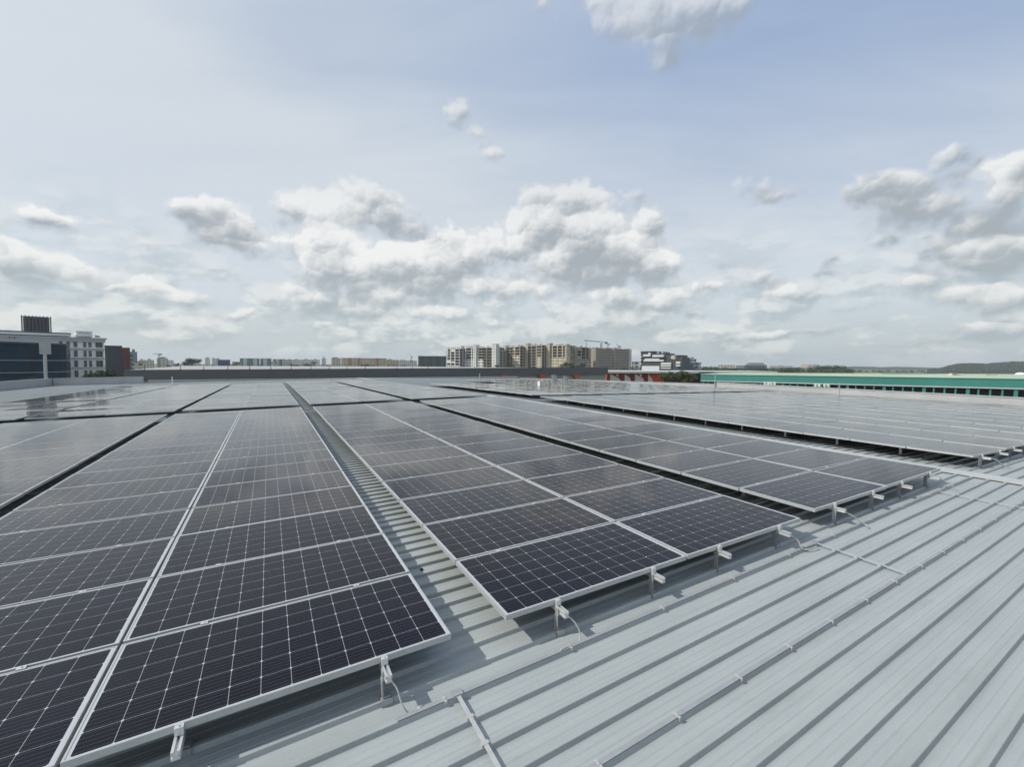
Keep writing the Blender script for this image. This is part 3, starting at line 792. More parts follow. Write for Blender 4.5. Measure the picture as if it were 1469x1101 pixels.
# glass building: curved front of stacked glazing bands
gb = thing('glass_building', 'low building with curved dark blue glass front and thin white bands', 'building', Matrix.Translation((PW(30, 550, 100).x, PW(30, 550, 100).y, GZ)) @ Matrix.Rotation(-HEAD, 4, 'Z'))
inv = gb.matrix_world.inverted()
def arc(pxs, dep): return [(inv @ PW(p, 550, dd)).to_2d() for p, dd in zip(pxs, dep)]
pxs = [-60, -40, -20, 0, 15, 30, 45, 60, 75, 88, 97, 102]
dep = [92, 93.5, 95.2, 97, 98.6, 100.3, 102.2, 104.3, 106.6, 109, 111.2, 113.2]
fr = arc(pxs, dep); bk = [(p[0] + 2, p[1] + 30) for p in fr]
gzt = lambda py: PW(45, py, 102).z - GZ
def band(z0, z1, off, mat, name):
    b = MB(); poly = [(p[0] + off * .95, p[1] - off * .3) for p in fr] + [(fr[-1][0] - 30, fr[-1][1] + 20), (fr[0][0] - 30, fr[0][1] + 20)]
    b.extrude(poly, z0, z1, 'z'); return obj(name, b, mat, gb)
mg, t, bs = material('blue_facade_glass', (.012, .035, .065), .10, 0, .5)
x, y, z = t.sep(t.coord())
fl = t.math('FLOOR', t.math('DIVIDE', z, 1.35)); cl = t.math('FLOOR', t.math('DIVIDE', x, 1.5))
wn = t.n.new('ShaderNodeTexWhiteNoise'); t.l.new(t.comb(cl, fl, 0), wn.inputs['Vector'])
ln = t.math('MAXIMUM', t.math('LESS_THAN', t.math('PINGPONG', t.math('DIVIDE', x, 1.5), .5), .03), t.math('LESS_THAN', t.math('PINGPONG', t.math('DIVIDE', z, 1.35), .5), .03))
c = t.mix(wn.outputs['Value'], (.006, .022, .042), (.012, .042, .075))
t.set(bs.inputs['Base Color'], t.mix(ln, c, (.02, .03, .04))); bs.inputs['IOR'].default_value = 1.14
t.set(bs.inputs['Normal'], t.bump(t.noise(t.coord(), .35, 2, .5), .25, .3))
ztop = gzt(493.2)
band(0, ztop, 0, mg, 'glass_front')
band(ztop + .003, ztop + .35, .15, M['mast'], 'roof_edge')
for py in (517.2, 534.6): band(gzt(py) - .07, gzt(py) + .05, .10, M['coping'], 'white_band')
# brick building
Mx, L = facing(152, 158, 188, None)
o = thing('brick_building', 'dark grey building with a red brick right end', 'building', Mx)
H = zt(165, 497.8, 161); xs = L * .68
obj('dark_wing', MB().box(0, 0, 0, xs, 20, H), mottled('charcoal_render', (.045, .05, .062), .7, .1, .3), o)
obj('brick_wing', MB().box(xs + .003, -.3, 0, L, 20, H - .35), mottled('red_brick', (.115, .04, .03), .8, .15, .5), o)
obj('parapet_cap', MB().box(-.1, -.15, H + .003, xs + .1, 20.1, H + .3), M['mast'], o)
for k in range(5): obj('window', MB().box(xs + .4, -.42, 3 + k * 3.6, xs + 1.1, -.298, 5 + k * 3.6), M['winglass'], o)

# ---- neighbouring warehouse: long dark fascia with pale roof
Mx, L = facing(178, 74, 872, 114)
o = thing('grey_warehouse', 'long low warehouse with dark grey fascia across the middle distance', 'building', Mx)
zl1, zl0 = zt(178, 531, 74), zt(178, 545.5, 74); zr1, zr0 = zt(872, 527.3, 114), zt(872, 537.3, 114)
zm1 = zl1 * .35 + zr1 * .65
obj('fascia', MB().hexa([(0, 0, zl0), (L, 0, zr0), (L, .5, zr0), (0, .5, zl0), (0, 0, zl1), (L, 0, zr1), (L, .5, zr1), (0, .5, zl1)]), M['fascia'], o)
obj('wall', MB().box(0.2, .7, 0, L - .2, 40, min(zl1, zr1) - .5), M['metal_l'], o)
rp = MB(); rp.face([(0, .51, zl1 - .05), (L * .62, .51, zl1 * .45 + zr1 * .55 - .05), (L * .55, 36, zl1 + .38), (0, 36, zl1 + .38)])
rp.face([(L * .62, .51, zl1 * .45 + zr1 * .55 - .05), (L, .51, zr1 - .05), (L, 36, zr1 - .6), (L * .55, 36, zl1 + .38)])
obj('roof', rp, M['metal_l'], o)
for px in (723, 777, 826):
    a = PW(px, 550, 95); xl = (Mx.inverted() @ a).x
    dd = (PW(px, 540, 1) - WC); # find local x where pixel column meets facade
    for it in range(40):
        p = Mx @ Vector((xl, 0, 0)); v = p - WC; k = CX + FOC * v.dot(WR) / v.dot(WF); xl += (px - k) * .12
    br = obj('bracket', MB().box(xl - .8, -.15, zr0 - .75, xl + .8, .65, zr0 - .02), M['red'], o)
    obj('downpipe', MB().box(xl - .25, -.05, zr0 - 2.6, xl + .25, .6, zr0 - .76), M['metal_l'], o)
# lifeline posts along its roof edge
pm = MB().tube([(0, 0, 0), (0, 0, .85)], .05, 6).box(-.12, -.12, 0, .12, .12, .05).mesh('roof_post', M['mast'])
pts = []
for px in (212, 263, 296, 330, 361, 391, 420, 448, 474, 499, 525, 570, 592, 614):
    xl = 10
    for it in range(60):
        p = Mx @ Vector((xl, .3, 0)); v = p - WC; xl += (px - (CX + FOC * v.dot(WR) / v.dot(WF))) * .1
    z = zl1 + (zr1 - zl1) * xl / L
    pts.append((xl, .3, z + .8))
    tag(put('roof_post', pm, None, Mx @ Matrix.Translation((xl, .3, z))), 'thin dark post in the row along the grey fascia roof edge', 'post', 'thin posts along the fascia roof edge')
tag(obj('roof_cable', MB().tube(pts, .02, 4), M['mast'], None, Mx), 'thin cable strung between the posts above the grey fascia', 'cable')

# ---- red and white building with long white roof line
Mx, L = facing(870, 125, 952, 128)
o = thing('red_building', 'low building with red panels, white triangles and white roof edge', 'building', Mx)
q = lambda px: L * (px - 870) / 82
hz = lambda py: zt(910, py, 126)
obj('wall', MB().box(0, 0, 0, L, 12, hz(535.8)), M['red'], o)
obj('roof_edge', MB().box(-.5, -1.2, hz(535.7), q(1000), 14, hz(532.8)), M['o_white'], o)
for (a, c_) in ((873.5, 893.5), (893.5, 908.5), (908.6, 928), (928.2, 938)):
    b = MB().extrude([(q(a), hz(549)), (q(c_ - 2.5), hz(549)), (q(c_ - 2.5), hz(545.5)), (q(a), hz(536.2))], -.25, -.02, 'y'); obj('white_panel', b, M['o_white'], o)
M['red_d'] = mottled('dark_red_pier', (.17, .03, .018), .6, .1, .2)
for (a, c_) in ((870, 874), (888.8, 894.5), (903.7, 909), (922.7, 928)):
    obj('pier', MB().box(q(a), -.5, 0, q(c_), -.003, hz(536.2)), M['red_d'], o)
for a in (884.5, 917.5): obj('light_panel', MB().box(q(a - 1), -.40, hz(540.3), q(a + 1), -.26, hz(537.2)), M['white'], o)
# long white roof edge running right
Mx, L = facing(944, 150, 1115, 165)
o = thing('flat_roof_building', 'long flat white roof line behind the teal building end', 'building', Mx)
obj('roof', MB().hexa([(0, 0, zt(944, 534.6, 150)), (L, 0, zt(1115, 535.5, 165)), (L, 14, zt(1115, 535.5, 165)), (0, 14, zt(944, 534.6, 150)), (0, 0, zt(944, 532.6, 150)), (L, 0, zt(1115, 533.2, 165)), (L, 14, zt(1115, 533.2, 165)), (0, 14, zt(944, 532.6, 150))]), M['o_white'], o)
obj('wall', MB().box(.5, .8, 0, L - .5, 13, zt(944, 534.6, 150) - .6), M['dark'], o)

# ---- teal building
dl, dr_ = 142, 92
Mx, L = facing(1005, dl, 1540, dr_)
o = thing('teal_building', 'long low building with teal fascia and pale green roof at right', 'building', Mx)
a1, a0 = zt(1005, 537.6, dl), zt(1005, 546, dl); b1, b0 = zt(1540, 545.2, dr_), zt(1540, 559, dr_)
obj('fascia', MB().hexa([(0, 0, a0), (L, 0, b0), (L, 1, b0), (0, 1, a0), (0, 0, a1), (L, 0, b1), (L, 1, b1), (0, 1, a1)]), M['teal'], o)
obj('fascia_trim', MB().hexa([(0, -.12, a0 - .28), (L, -.12, b0 - .28), (L, 1, b0 - .28), (0, 1, a0 - .28), (0, -.12, a0 - .003), (L, -.12, b0 - .003), (L, 1, b0 - .003), (0, 1, a0 - .003)]), M['cornice'], o)
obj('gutter', MB().hexa([(0, -.2, a1 + .003), (L, -.2, b1 + .003), (L, 1.1, b1 + .003), (0, 1.1, a1 + .003), (0, -.2, a1 + .18), (L, -.2, b1 + .18), (L, 1.1, b1 + .18), (0, 1.1, a1 + .18)]), mottled('pale_gutter', (.34, .50, .42), .6, .1, .3), o)
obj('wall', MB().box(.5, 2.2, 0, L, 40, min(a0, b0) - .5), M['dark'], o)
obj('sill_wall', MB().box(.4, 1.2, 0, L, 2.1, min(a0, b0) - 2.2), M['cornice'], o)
n = 40
for k in range(n + 1):
    x = .3 + (L - 1) * k / n
    wd = .28 if k % 4 else .6
    obj('column', MB().box(x, .2, 0, x + wd, 1.1, a0 + (b0 - a0) * x / L - .285), M['teal'], o)
rf = MB(); up = .72
rf.face([(-.3, 1.12, a1 + .12), (L, 1.12, b1 + .12), (L, 30, b1 + up), (-.3, 30, a1 + .25)])
rf.face([(-.3, 30, a1 + .25), (L, 30, b1 + up), (L, 60, b1 - .4), (-.3, 60, a1 - .4)])
obj('roof', rf, M['tealroof'], o)
iv = Mx.inverted()
def onroof(px, yy):
    xl = L * .5
    for it in range(80):
        p = Mx @ Vector((xl, yy, 0)); v = p - WC; xl += (px - (CX + FOC * v.dot(WR) / v.dot(WF))) * .06
    return xl, a1 + (b1 - a1) * xl / L + .12 + (.13 + .47 * xl / L) * min(1, yy / 30)
for (pa, pb, yy, mt, nm) in ((1262, 1350, 22, 'teal', 'roof_monitor'), (1412, 1426, 18, 'conc3', 'roof_hatch')):
    xa, za = onroof(pa, yy); xb, zb = onroof(pb, yy)
    obj(nm, MB().box(xa, yy, za - .6, xb, yy + 4, za + .25), M[mt], o)
for (px, w, lab) in ((1458, 2.0, 'white domed ventilator on the right end of the pale green roof'), (1467, 1.7, 'second white domed ventilator at the right frame edge')):
    xl, z = onroof(px, 22); b = MB()
    for i in range(6):
        r0, r1 = w / 2 * math.cos(i * .25), w / 2 * math.cos((i + 1) * .25); b.tube([(0, 0, .6 * math.sin(i * .25) + .1), (0, 0, .6 * math.sin((i + 1) * .25) + .1)], r0, 14, 0, r1)
    b.tube([(0, 0, -.6), (0, 0, .1)], w * .4, 12)
    tag(obj('roof_ventilator', b, M['white'], None, Mx @ Matrix.Translation((xl, 22, z))), lab, 'ventilator')
xl, z = onroof(1364, 16); b = MB().hexa([(-1.4, -1, -.2), (1.8, -1, -.2), (1.8, 1, -.2), (-1.4, 1, -.2), (-1.1, -.7, .45), (-.2, -.7, .6), (-.2, .7, .6), (-1.1, .7, .45)]).box(.2, -.8, -.2, 2.4, .8, .12)
tag(obj('roof_debris', b, M['w_tan'], None, Mx @ Matrix.Translation((xl, 16, z))), 'small heap of brown material on the pale green roof', 'heap')
# air conditioners on the right parapet line
def aircon(px, py, d, lab):
    Mx3 = Matrix.Translation(PW(px, py, d)) @ Matrix.Rotation(-HEAD - .35, 4, 'Z')
    o = thing('air_conditioner', lab, 'air conditioner', Mx3, 'white air conditioner boxes before the teal windows')
    w = 6.5 * d / FOC
    obj('casing', MB().box(-w / 2, 0, 0, w / 2, .5, w * .62).box(-w * .42, .05, -1.5, -w * .34, .4, -.002).box(w * .34, .05, -1.5, w * .42, .4, -.002), M['white'], o)
    obj('fan_grille', MB().tube([(-w * .12, -.02, w * .31), (-w * .12, -.005, w * .31)], w * .23, 14), M['galv'], o)
for (px, py, d, lab) in ((1100, 552.2, 104, 'leftmost of four white air conditioner boxes before the teal windows'), (1109, 552.3, 103, 'second white air conditioner box from the left before the teal windows'),
                     (1173, 555, 97, 'third white air conditioner box from the left before the teal windows'), (1186, 555.2, 96, 'rightmost of four white air conditioner boxes before the teal windows')):
    aircon(px, py, d, lab)

# ------------------------------------------------------------------ trees
def leafmat(name, a, c_):
    m, t, b = material(name, a, .75, 0, .25)
    oi = t.noise(t.coord(), 1.1, 3, .6)
    t.set(b.inputs['Base Color'], t.mix(t.rng(oi, .35, .65, 0, 1), a, c_))
    return m
M['leaf1'] = leafmat('leaf_dark', (.022, .042, .014), (.045, .075, .024))
M['leaf2'] = leafmat('leaf_olive', (.05, .062, .018), (.085, .095, .030))
M['bark'] = mottled('bark', (.10, .075, .05), .9, .2, 2)
def crown_mb(clumps, leaf, n, rr):
    b = MB()
    for (cx, cy, cz, rx, ry, rz_, ) in clumps:
        for i in range(n):
            d = Vector((rr.gauss(0, 1), rr.gauss(0, 1), rr.gauss(0, 1))).normalized() * (rr.random() ** .35)
            p = Vector((cx + d.x * rx, cy + d.y * ry, cz + d.z * rz_))
            nrm = Vector((d.x + rr.gauss(0, .5), d.y + rr.gauss(0, .5), abs(d.z) + .3 + rr.gauss(0, .5))).normalized()
            u = nrm.cross(Vector((rr.gauss(0, 1), rr.gauss(0, 1), rr.gauss(0, 1)))).normalized(); w = nrm.cross(u)
            s_ = leaf * rr.uniform(.6, 1.4)
            b.face([p - u * s_, p - w * s_ * .5, p + u * s_, p + w * s_ * .5])
    return b
def tree(label, px, pytop, d, wpx, name='tree', mat='leaf1', n=110, flat=.6, nc=16, seed=0, hz_=None, group=None):
    rr = random.Random(int(px * 7 + seed)); k = d / FOC
    base = PW(px, 540, d); base.z = GZ
    H = PW(px, pytop, d).z - GZ; w = wpx * k
    o = thing(name, label, 'tree', Matrix.Translation(base) @ Matrix.Rotation(-HEAD, 4, 'Z'), group)
    ch = min(H * .75, w * flat if hz_ is None else hz_)
    cl = []
    for i in range(nc):
        a = rr.uniform(-1, 1); e = math.sqrt(max(0, 1 - a * a)); r = w * rr.uniform(.10, .19)
        zz = H - r * .75 - (1 - e) * ch * .5 - rr.random() ** 1.6 * ch * .75
        cl.append((a * (w / 2 - r * .8), rr.uniform(-.35, .35) * w, zz, r * 1.15, r * 1.15, r * .8))
    b = crown_mb(cl, max(.10, min(.5, w * .03)), n, rr)
    obj('crown', b, M[mat], o)
    tb = MB().tube([(0, 0, 0), (.1, 0, (H - ch) * .6), (0, 0, H - ch * .6)], max(.15, w * .03), 8, 0, w * .015)
    for c_ in cl[:7]: tb.tube([(0, 0, H - ch * 1.02), (c_[0] * .6, c_[1] * .6, c_[2] - c_[5]), (c_[0], c_[1], c_[2])], w * .012, 5, 0, w * .004)
    obj('trunk', tb, M['bark'], o)
    return o
tree('small round tree in front of the blue glass building', 45, 540.5, 85, 30, mat='leaf1')
tree('dark tree in front of the classical building corner', 128, 535, 90, 26, mat='leaf1')
tree('wide green tree before the brick building', 157, 530.5, 92, 44, mat='leaf1', nc=22)
tree('broad spreading dark tree left of the blue warehouse', 266, 517.5, 330, 34, mat='leaf1')
tree('umbrella crowned dark tree standing above its neighbours', 276, 513.6, 340, 24, mat='leaf1', flat=.3)
tree('low dark tree right of the T shaped crane', 246, 523, 320, 14, mat='leaf1')
for i, px in enumerate((289, 309, 340, 372, 400)):
    tree(['small tree at the right foot of the spreading trees', 'small tree beside the blue warehouse on its left', 'bush like tree right of the blue warehouse', 'low tree in front of the teal windowed blocks', 'low tree in front of the shortest teal windowed block'][i], px, (521.5, 522, 519.5, 522, 522.5)[i], 330, 16, n=60, nc=10)
for i, (px, y, w) in enumerate(((424, 519.8, 18), (436, 519.4, 20), (449, 518.6, 18), (470, 522, 26), (528, 521.3, 20), (521, 522.5, 14), (560, 523, 20), (583, 523, 24), (607, 519.5, 14), (625, 522, 24))):
    tree(['left tree of the dark belt before the pale flats', 'middle tree of the dark belt before the pale flats', 'right and tallest tree of the dark belt', 'low tree left of the tan flats', 'tree in front of the tan flats with orange piers', 'smaller tree beside it before the tan flats', 'low tree below the grey pink block', 'low tree below the white low building', 'upright tree at the left of the dark glass block', 'low tree below the dark glass block'][i], px, y, 340, w, n=60, nc=12)
tree('wide dark tree before the shaded return wing', 729, 521.6, 300, 26, nc=20)
tree('lower dark tree before the white stair tower', 714, 523.6, 300, 18, nc=14)
tree('large dark tree before the largest tan block', 813, 518.0, 280, 22, nc=18)
tree('smaller dark tree right of the large one at the site', 834, 520.5, 290, 18, nc=14)
tree('olive tree at left of the three before the red building', 958, 532.5, 118, 22, mat='leaf2', nc=20)
tree('olive tree in the middle before the red building end', 972, 530.0, 120, 24, mat='leaf2', nc=20)
tree('olive tree at right beside the teal building end', 990, 532.5, 118, 24, mat='leaf2', nc=20)
for i, (px, y, w) in enumerate(((895, 526, 14), (915, 526.3, 14), (908, 527, 14))):
    tree(['dark tree under the right end of the brown block', 'dark tree under the striped office left edge', 'dark tree before the small pale grey building'][i], px, y, 300, w, n=60, nc=9)
# far wood behind the teal building: reads as one mass
rr = random.Random(5); cl = []
for i in range(230):
    px = rr.uniform(1004, 1222); d = rr.uniform(380, 520)
    top = 527.6 - (3.2 if 1170 < px < 1212 else 0) - (1.2 if 1010 < px < 1030 else 0) + rr.uniform(-.3, 1.6)
    if px > 1205: top += (px - 1205) * .12
    r = rr.uniform(2.2, 4.2); p = PW(px, top, d)
    cl.append((p.x, p.y, p.z - r * .8, r * 1.25, r * 1.25, r))
    cl.append((p.x + rr.uniform(-3, 3), p.y + 2, p.z - r * 2.4, r * 1.5, r * 1.5, r * 1.2))
tag(obj('woodland', crown_mb(cl, .55, 55, rr), M['leaf1']), 'dark belt of trees beyond the teal building roof', 'woodland', kind='stuff')
rr = random.Random(6); cl = []
for i in range(40):
    px = rr.uniform(1222, 1330); d = rr.uniform(420, 700); p = PW(px, 531 + rr.uniform(-.6, 1.2), d); r = rr.uniform(1, 2)
    cl.append((p.x, p.y, p.z - r, r * 1.5, r * 1.5, r))
tag(obj('bushes', crown_mb(cl, .4, 40, rr), M['leaf1']), 'scattered dark bushes on the flat green field', 'bushes', kind='stuff')

# ------------------------------------------------------------------ hills
def hill(prof, d, depth, mat, label, seed, rough):
    """wooded ridge: prof = [(px, py)] skyline at depth d"""
    rr = random.Random(seed); b = MB(); cols = []
    pxs = [prof[0][0] + (prof[-1][0] - prof[0][0]) * i / 240 for i in range(241)]
    for px in pxs:
        for j in range(len(prof) - 1):
            if prof[j][0] <= px <= prof[j + 1][0]: break
        t_ = (px - prof[j][0]) / (prof[j + 1][0] - prof[j][0]); py = prof[j][1] + (prof[j + 1][1] - prof[j][1]) * t_
        top = PW(px, py, d); dirv = Vector((top.x - WC.x, top.y - WC.y, 0)).normalized()
        col = []
        for k in range(9):
            f = k / 8
            h = max(.5, top.z - GZ) * math.sin(f * math.pi / 2) ** .8
            p = Vector((top.x, top.y, GZ)) - dirv * depth * (1 - f)
            col.append((p.x, p.y, GZ - 1 + h + (rr.uniform(-rough, rough) if k else 0)))
        pb_ = Vector((top.x, top.y, GZ)) + dirv * depth; col.append((pb_.x, pb_.y, GZ - 2))
        cols.append(col)
    n = len(cols[0])
    for c_ in cols: b.v += c_
    for i in range(len(cols) - 1):
        for k in range(n - 1):
            b.f.append((i * n + k, (i + 1) * n + k, (i + 1) * n + k + 1, i * n + k + 1)); b.m.append(0)
    return tag(obj('hill', b, mat, None, None), label, kind='structure')
mh, t, bs = material('hill_wood', (.03, .045, .02), .9, 0, .1)
nz = t.noise(t.coord(), .05, 5, .65)
t.set(bs.inputs['Base Color'], t.mix(t.rng(nz, .35, .65, 0, 1), (.014, .024, .010), (.045, .065, .025)))
hill([(1330, 530), (1352, 526.8), (1360, 524.2), (1372, 521.6), (1390, 520.6), (1415, 521.2), (1435, 519.6), (1452, 518.3), (1469, 518.3), (1520, 517.6), (1600, 520)], 1150, 260, mh, 'dark green wooded hill at the right edge of the skyline', 3, 1.1)
hill([(1170, 529), (1205, 526.4), (1230, 525.6), (1262, 526.6), (1290, 526.2), (1315, 527.0), (1335, 527.6), (1349, 528.2), (1380, 528.5)], 2300, 500, mh, 'low blue grey ridge on the skyline left of the wooded hill', 4, 1.3)

# ------------------------------------------------------------------ haze
hm = bpy.data.materials.new('haze_air'); hm.use_nodes = True
t = NT(hm.node_tree)
for n_ in list(t.n):
    if n_.type == 'BSDF_PRINCIPLED': t.n.remove(n_)
pv = t.n.new('ShaderNodeVolumePrincipled'); pv.inputs['Color'].default_value = (.86, .92, 1.0, 1); pv.inputs['Density'].default_value = .00019
pv.inputs['Anisotropy'].default_value = .2
t.l.new(pv.outputs[0], t.n['Material Output'].inputs['Volume'])
hz_ = MB().box(-3400, -3400, GZ - 1, 3400, 3400, 60)
tag(obj('haze', hz_, hm), 'thin pale haze over the distant town', 'haze', kind='stuff')

# ------------------------------------------------------------------ sun, sky, camera
sd = (T3 @ Vector((-1.02, .29, 1.0))).normalized()
el = math.asin(sd.z); az = math.atan2(sd.x, sd.y)
sl = bpy.data.lights.new('sun', 'SUN'); sl.energy = 3.8; sl.angle = math.radians(.6); sl.color = (1, .955, .88)
so = bpy.data.objects.new('sun', sl); C.objects.link(so); so.rotation_euler = sd.to_track_quat('Z', 'Y').to_euler(); so.location = (0, 0, 50)

w = bpy.data.worlds.new('World'); SC.world = w; w.use_nodes = True
t = NT(w.node_tree); t.n.clear()
out = t.n.new('ShaderNodeOutputWorld')
sky = t.n.new('ShaderNodeTexSky'); sky.sky_type = 'NISHITA'; sky.sun_disc = False
sky.sun_elevation = el; sky.sun_rotation = az; sky.altitude = 0; sky.air_density = 1; sky.dust_density = 2.0; sky.ozone_density = 1.5
bg1 = t.n.new('ShaderNodeBackground'); bg1.inputs['Strength'].default_value = .10
t.l.new(sky.outputs[0], bg1.inputs['Color'])
dirv = t.coord('Generated')
vr = t.n.new('ShaderNodeVectorRotate'); vr.rotation_type = 'Z_AXIS'; t.l.new(dirv, vr.inputs['Vector']); vr.inputs['Angle'].default_value = HEAD
dx, dy, dz = t.sep(vr.outputs[0])
AZ = t.math('ARCTAN2', dx, dy); EL = t.math('ARCSINE', t.math('MINIMUM', t.math('MAXIMUM', dz, -1), 1))
P0 = t.comb(AZ, EL, 0)
# ragged outlines: the cloud positions are warped by noise of the view direction
nv = t.n.new('ShaderNodeTexNoise'); t.l.new(P0, nv.inputs['Vector']); nv.inputs['Scale'].default_value = 20; nv.inputs['Detail'].default_value = 5; nv.inputs['Roughness'].default_value = .6
P = t.vec('ADD', P0, t.vec('MULTIPLY', t.vec('SUBTRACT', nv.outputs['Color'], (.5, .5, .5)), (.034, .026, 0)))
def ang(px, py):
    v = (PW(px, py, 1) - WC).normalized(); x = v.x * math.cos(HEAD) - v.y * math.sin(HEAD); y = v.x * math.sin(HEAD) + v.y * math.cos(HEAD)
    return math.atan2(x, y), math.asin(v.z)
PUFF = [ # px, py, rx, ry, amount
 (262,300,30,22,1),(300,306,40,26,1),(340,330,50,26,1),(385,352,50,20,1),(320,345,40,18,1),
 (412,300,34,22,.8),(470,305,44,30,1),(522,288,42,34,1),(555,312,48,30,1),(590,332,22,16,.7),
 (456,352,28,28,.9),(484,346,32,34,1),(466,388,40,34,1),(512,396,50,38,1),(548,376,34,26,.8),
 (588,384,42,34,1),(622,402,50,38,1),(662,378,44,36,1),(642,342,28,24,.7),(690,418,46,22,.9),(556,430,46,18,.9),
 (735,352,48,42,1),(788,322,50,40,1),(806,380,56,32,1),(852,350,60,48,1),(906,362,50,38,1),(950,384,36,22,1),(932,326,22,28,1),(824,286,40,26,.9),(768,284,28,18,.6),(870,398,70,16,1),(770,418,50,14,.8),
 (460,432,56,22,.9),(545,450,66,15,.9),(636,452,46,14,.9),(890,432,60,26,.8),(955,436,56,18,.8),(1005,452,34,10,.6),
 (62,314,46,20,.9),(100,322,30,16,.8),(0,350,26,18,.7),(50,384,66,26,1),(115,396,58,20,1),(165,412,24,8,.7),(8,372,40,26,1),(230,354,40,10,.7),(215,416,40,16,.9),(275,432,60,16,.9),(335,452,60,11,.8),(140,452,60,14,.5),(150,322,22,14,.4),
 (1092,268,40,22,.9),(1125,282,46,16,.8),(1250,272,42,28,.9),(1300,282,66,38,1),(1345,300,50,28,.9),(1365,228,44,24,.7),(1440,285,60,48,1),(1469,240,40,26,.9),(1335,368,44,22,1),(1395,376,60,28,1),(1450,366,56,30,1),(1318,410,40,18,1),(1370,428,56,20,.9),(1445,432,56,22,.9),(1100,402,26,16,.9),(1135,424,56,18,.9),(1195,374,20,14,.7),(1190,392,36,12,.6),
 (1400,474,60,13,.9),(1340,490,60,10,.8),(1460,478,40,14,.8),(1270,497,50,6,.6),
 (653,168,22,26,1),(676,198,26,18,.85),(708,226,26,14,.75),(905,24,62,34,1),(968,44,70,44,1),(950,94,24,22,.85),(868,6,40,18,.7),(778,12,16,16,.5),(802,34,20,14,.4),(1045,16,60,34,.7),
 (250,470,60,9,.5),(360,478,70,9,.5),(480,470,60,10,.55),(600,476,60,9,.5),(690,466,50,10,.5),(900,468,44,9,.55),(1040,478,30,9,.6),(1105,485,36,9,.6),(1180,480,34,9,.5),(1230,470,50,12,.4),
 (190,382,50,14,.4),(310,395,60,14,.4),(400,420,46,16,.5),(1050,380,40,14,.4),(1020,415,44,14,.5),(1240,400,40,14,.45),(1230,440,60,14,.4),(1265,350,40,20,.4),(1160,300,40,12,.35),(1410,330,60,22,.6),
 (812,480,50,9,.7),(1062,488,44,10,.7),(1150,478,40,8,.6),(740,470,50,8,.5),(990,478,40,7,.6),(1240,215,60,14,.35),(880,290,60,20,.6),
]
S, G, S2 = None, None, None
for (px, py, rx, ry, am) in PUFF:
    a, e = ang(px, py); rx *= 1.17; ry *= 1.17; ra = abs(ang(px + rx, py)[0] - ang(px - rx, py)[0]) / 2; re = abs(ang(px, py + ry)[1] - ang(px, py - ry)[1]) / 2
    v = t.vec('MULTIPLY_ADD', P, (1 / ra, 1 / re, 0), (-a / ra, -e / re, 0))
    q_ = t.vec('DOT_PRODUCT', v, v)
    wgt = t.math('POWER', .24, q_)
    if am != 1: wgt = t.math('MULTIPLY', wgt, am)
    S = wgt if S is None else t.math('ADD', S, wgt)
    w2 = t.math('MULTIPLY', wgt, wgt); S2 = w2 if S2 is None else t.math('ADD', S2, w2)
    vw = t.n.new('ShaderNodeVectorMath'); vw.operation = 'SCALE'; t.l.new(v, vw.inputs[0]); t.l.new(w2, vw.inputs['Scale'])
    G = vw.outputs[0] if G is None else t.vec('ADD', G, vw.outputs[0])
S = t.math('MULTIPLY', S, t.rng(t.noise(P0, 10, 4, .55), .36, .64, .62, 1.28))
fb1 = t.noise(P0, 15, 9, .58)
sh = t.vec('ADD', P0, (-.012, .016, 0))
fb2 = t.noise(sh, 15, 5, .55)
def lobes(scale, smooth):
    v = t.n.new('ShaderNodeTexVoronoi'); v.voronoi_dimensions = '2D'; v.feature = 'SMOOTH_F1'
    q = t.vec('MULTIPLY', P, (1, 1.12, 1)); t.l.new(q, v.inputs['Vector'])
    v.inputs['Scale'].default_value = scale; v.inputs['Smoothness'].default_value = smooth; v.inputs['Randomness'].default_value = .95
    o = t.vec('SUBTRACT', q, v.outputs['Position'])
    return v.outputs['Distance'], t.math('MULTIPLY', t.vec('DOT_PRODUCT', o, (-.45, .9, 0)), scale)
d1, s1 = lobes(19, .35); d2, s2 = lobes(47, .35)
bil = t.math('ADD', t.math('MULTIPLY', t.math('SUBTRACT', .42, d1), .75), t.math('MULTIPLY', t.math('SUBTRACT', .42, d2), .5))
S1 = t.math('ADD', S2, .03)
gx, gy, gz_ = t.sep(t.vec('DIVIDE', G, t.comb(S1, S1, 1)))
D_ = t.math('ADD', S, t.math('MULTIPLY', t.math('SUBTRACT', fb1, .5), 1.1))
D_ = t.math('ADD', D_, t.math('MULTIPLY', bil, t.rng(S, .08, .4, 0, .75)))
soft = t.rng(gy, -.45, .40, 1.15, .42)       # bottoms dissolve, tops stay crisp
cm = t.rng(D_, .25, t.math('ADD', .25, soft), 0, 1, True)
cm = t.math('MULTIPLY', cm, t.rng(EL, .25, .62, 1, .66))
lit = t.math('ADD', t.math('MULTIPLY', gy, 1.15), t.math('MULTIPLY', gx, -.38))
lit = t.math('ADD', lit, t.math('MULTIPLY', t.math('SUBTRACT', fb1, fb2), .9))
lit = t.math('ADD', lit, t.math('ADD', t.math('MULTIPLY', s1, .30), t.math('MULTIPLY', s2, .18)))
lit = t.math('ADD', lit, t.math('MULTIPLY', t.math('SUBTRACT', t.noise(P0, 6.5, 3, .55), .5), 1.9))
lit = t.math('SUBTRACT', lit, t.math('MULTIPLY', t.math('MINIMUM', S, 3.0), .07))
lit = t.math('SUBTRACT', lit, t.rng(AZ, .1, .9, 0, .40))
lf = t.rng(lit, -.64, .46, 0, 1, True)
near_h = t.rng(EL, .02, .22, 1, 0)
cdark = t.mix(near_h, (.395, .44, .48), (.45, .53, .56))
clite = t.mix(near_h, (.89, .90, .895), (.82, .84, .815))
